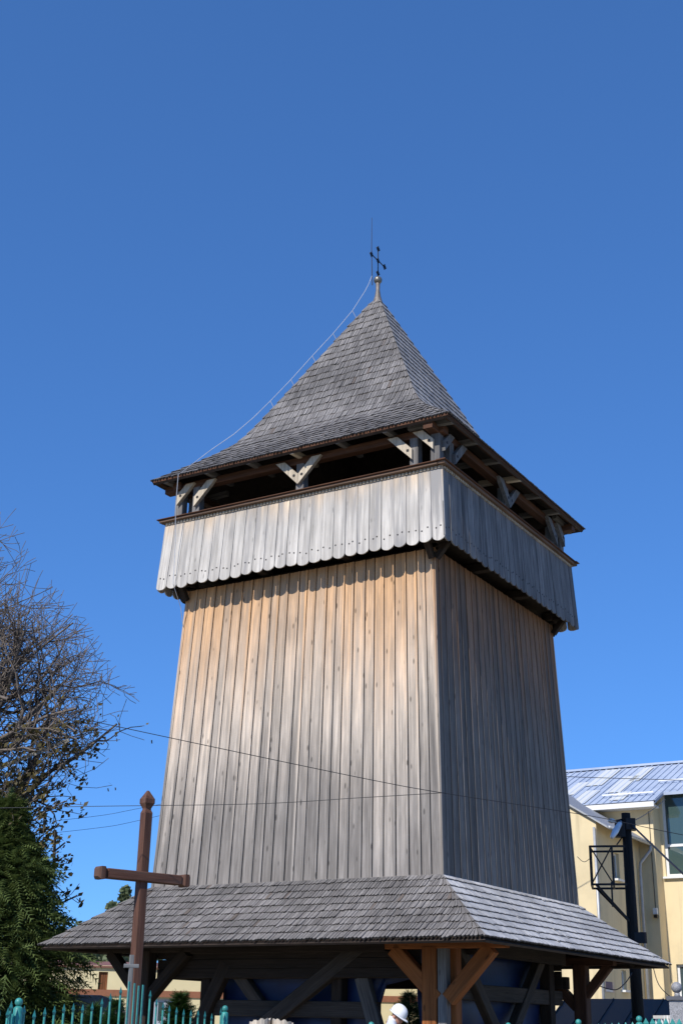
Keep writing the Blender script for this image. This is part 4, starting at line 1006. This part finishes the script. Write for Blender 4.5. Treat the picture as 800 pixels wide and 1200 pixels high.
# ------------------------------------------------------------------ worker in a white helmet
def worker():
    Y = 22.6; p = at(462, 1190, Y); ztop = at(463, 1174.5, Y).z
    t = thing('person', 'person in white hard hat and white shirt looking down beside the orange corner post', 'person', (p.x-.10, Y, 0), 0)
    k = (ztop-.02)/1.68
    J = {}
    # skeleton in metres, facing +x, head bent forward
    V = [('pelvis',(0,0,.95),.145),('waist',(.01,0,1.10),.135),('chest',(.04,0,1.28),.155),('neck0',(.07,0,1.43),.07),
         ('shL',(.045,.17,1.37),.068),('elL',(.10,.23,1.10),.046),('wrL',(.30,.16,1.00),.034),
         ('shR',(.045,-.17,1.37),.068),('elR',(.10,-.24,1.10),.046),('wrR',(.30,-.16,1.00),.034),
         ('hipL',(0,.09,.90),.105),('knL',(.03,.10,.50),.066),('anL',(-.02,.10,.09),.045),('toL',(.14,.12,.035),.04),
         ('hipR',(0,-.09,.90),.105),('knR',(.02,-.10,.50),.066),('anR',(-.03,-.10,.09),.045),('toR',(.13,-.12,.035),.04)]
    E = [('pelvis','waist'),('waist','chest'),('chest','neck0'),('chest','shL'),('shL','elL'),('elL','wrL'),('chest','shR'),('shR','elR'),('elR','wrR'),
         ('pelvis','hipL'),('hipL','knL'),('knL','anL'),('anL','toL'),('pelvis','hipR'),('hipR','knR'),('knR','anR'),('anR','toR')]
    idx = {v[0]: i for i, v in enumerate(V)}
    me = bpy.data.meshes.new('body'); me.from_pydata([tuple(c*k for c in v[1]) for v in V], [(idx[a_], idx[b_]) for a_, b_ in E], [])
    o = link(bpy.data.objects.new('body', me), t); sk = o.modifiers.new('skin', 'SKIN')
    for i, v in enumerate(V):
        me.skin_vertices[0].data[i].radius = (v[2]*k, v[2]*k*(1.25 if v[0] in ('waist','chest','pelvis') else 1)); 
    me.skin_vertices[0].data[0].use_root = True; sk.use_smooth_shade = True
    o.modifiers.new('sub', 'SUBSURF').levels = 2; o.modifiers['sub'].render_levels = 2
    mt, n, b_ = newmat('worker_clothes'); tc = nd(n, 'ShaderNodeTexCoord'); sz = nd(n, 'ShaderNodeSeparateXYZ'); n.links.new(tc.outputs['Object'], sz.inputs[0])
    n.links.new(mixc(n, maprange(n, sz.outputs[2], .98*k, 1.0*k, 0, 1), (.02,.025,.04), (.72,.73,.76)), b_.inputs['Base Color']); b_.inputs['Roughness'].default_value = .85
    me.materials.append(mt)
    skin = plain('skin', (.42,.20,.13), .55, var=.08)
    # head: lofted rings in head space (x forward, z up), then bent forward
    b = MB(); rings = []; S_ = k
    prof = [(-.125,.045,.05,.03),(-.105,.062,.058,.035),(-.075,.078,.066,.03),(-.03,.092,.073,.012),(.02,.097,.077,.003),(.06,.095,.077,-.003),(.10,.078,.065,-.008),(.125,.04,.035,-.01)]
    N = 20
    vs = []; 
    for z, rx, ry, cx in prof:
        for i in range(N):
            q = 2*math.pi*i/N; x = cx+rx*math.cos(q); y = ry*math.sin(q)
            if abs(math.sin(q)) < .25 and math.cos(q) > 0 and -.06 < z < .03: x += .022*(1 if z < 0 else .4)   # nose
            vs.append((x*S_, y*S_, z*S_))
    fs = [(j*N+i, j*N+(i+1)%N, (j+1)*N+(i+1)%N, (j+1)*N+i) for j in range(len(prof)-1) for i in range(N)]+[tuple(range(N-1,-1,-1)), tuple(range((len(prof)-1)*N, len(prof)*N))]
    b.add(vs, fs)
    b.tube([(-.02*S_,0,-.06*S_),(-.06*S_,0,-.19*S_)], [.055*S_,.058*S_], 12)
    for s in (-1, 1):   # ears
        b.ball((-.012*S_, s*.078*S_, -.02*S_), .028*S_, 8, 0, 1.3)
    b.ball((.085*S_, .032*S_, .012*S_), .012*S_, 8, 1); b.ball((.085*S_, -.032*S_, .012*S_), .012*S_, 8, 1)
    b.bar((.088*S_,-.026*S_,-.068*S_),(.088*S_,.026*S_,-.068*S_), .01, .008, (0,0,1), 2)
    hd = b.build('head', [skin, plain('eye', (.05,.04,.035), .3), plain('lips', (.32,.11,.09), .5)], t, True)
    tilt = R(32); hz = ztop-.205*S_; HM = Matrix.Translation((.145*k, 0, hz)) @ Matrix.Rotation(R(-20),4,'Z') @ Matrix.Rotation(tilt, 4, 'Y'); hd.matrix_local = HM
    # hard hat: dome, brim with peak, centre ridge
    b = MB(); pr = [(.122,.035),(.121,.06),(.115,.10),(.098,.14),(.070,.168),(.035,.183),(.002,.187)]; N = 28; vs = []
    for r, z in pr:
        for i in range(N):
            q = 2*math.pi*i/N; e = 1.12 if math.cos(q) else 1; ridge = .006 if abs(math.sin(q)) < .22 and r < .12 else 0
            vs.append((r*1.16*math.cos(q)*S_, r*math.sin(q)*S_, (z+ridge)*S_))
    fs = [(j*N+i, j*N+(i+1)%N, (j+1)*N+(i+1)%N, (j+1)*N+i) for j in range(len(pr)-1) for i in range(N)]
    b.add(vs, fs); inner = []; outer = []; low = []
    for i in range(N):
        q = 2*math.pi*i/N; c = math.cos(q); ex = .016+.045*max(0, c)**2
        inner.append((.122*1.16*c*S_, .122*math.sin(q)*S_, .037*S_)); outer.append(((.122*1.16+ex)*c*S_, (.122+.016)*math.sin(q)*S_, (.026-.012*max(0,c))*S_))
        low.append((outer[-1][0], outer[-1][1], outer[-1][2]-.008*S_))
    b.add(inner+outer+low, [(N+i, N+(i+1)%N, (i+1)%N, i) for i in range(N)]+[(2*N+i, 2*N+(i+1)%N, N+(i+1)%N, N+i) for i in range(N)]+[(i,(i+1)%N,2*N+(i+1)%N,2*N+i) for i in range(N)])
    ht = b.build('hard_hat', plain('white_plastic', (.80,.81,.82), .3, var=.02), None, True); 
    COL.objects.unlink(ht); COL.objects.link(ht); ht.parent = t; ht.matrix_local = HM
    # collar and hands
    b = MB(); b.tube([(.06*k,0,1.41*k),(.085*k,0,1.475*k)], [.078*k,.07*k], 16); b.build('collar', mt, t, True)
    for s in (-1, 1):
        b = MB(); w = Vector((.30,s*.16,1.0))*k; d = Vector((.9,-s*.25,-.35)).normalized(); sd = Vector((0,0,1)).cross(d).normalized()
        b.tube([w, w+d*.04*k, w+d*.09*k], [.03*k,.038*k,.036*k], 8)
        for j in range(4):
            q = w+d*.085*k+sd*(j-1.5)*.018*k; l = (.075,.085,.08,.062)[j]*k; b.tube([q, q+d*l*.5, q+d*l*.8-Vector((0,0,l*.4))], [.0095*k,.009*k,.007*k], 6)
        q = w+d*.04*k+sd*s*.03*k; b.tube([q, q+(d*.5+sd*s).normalized()*.04*k, q+(d+sd*s*.4).normalized()*.075*k], [.012*k,.011*k,.008*k], 6)
        b.build('hand', skin, t, True)
worker()
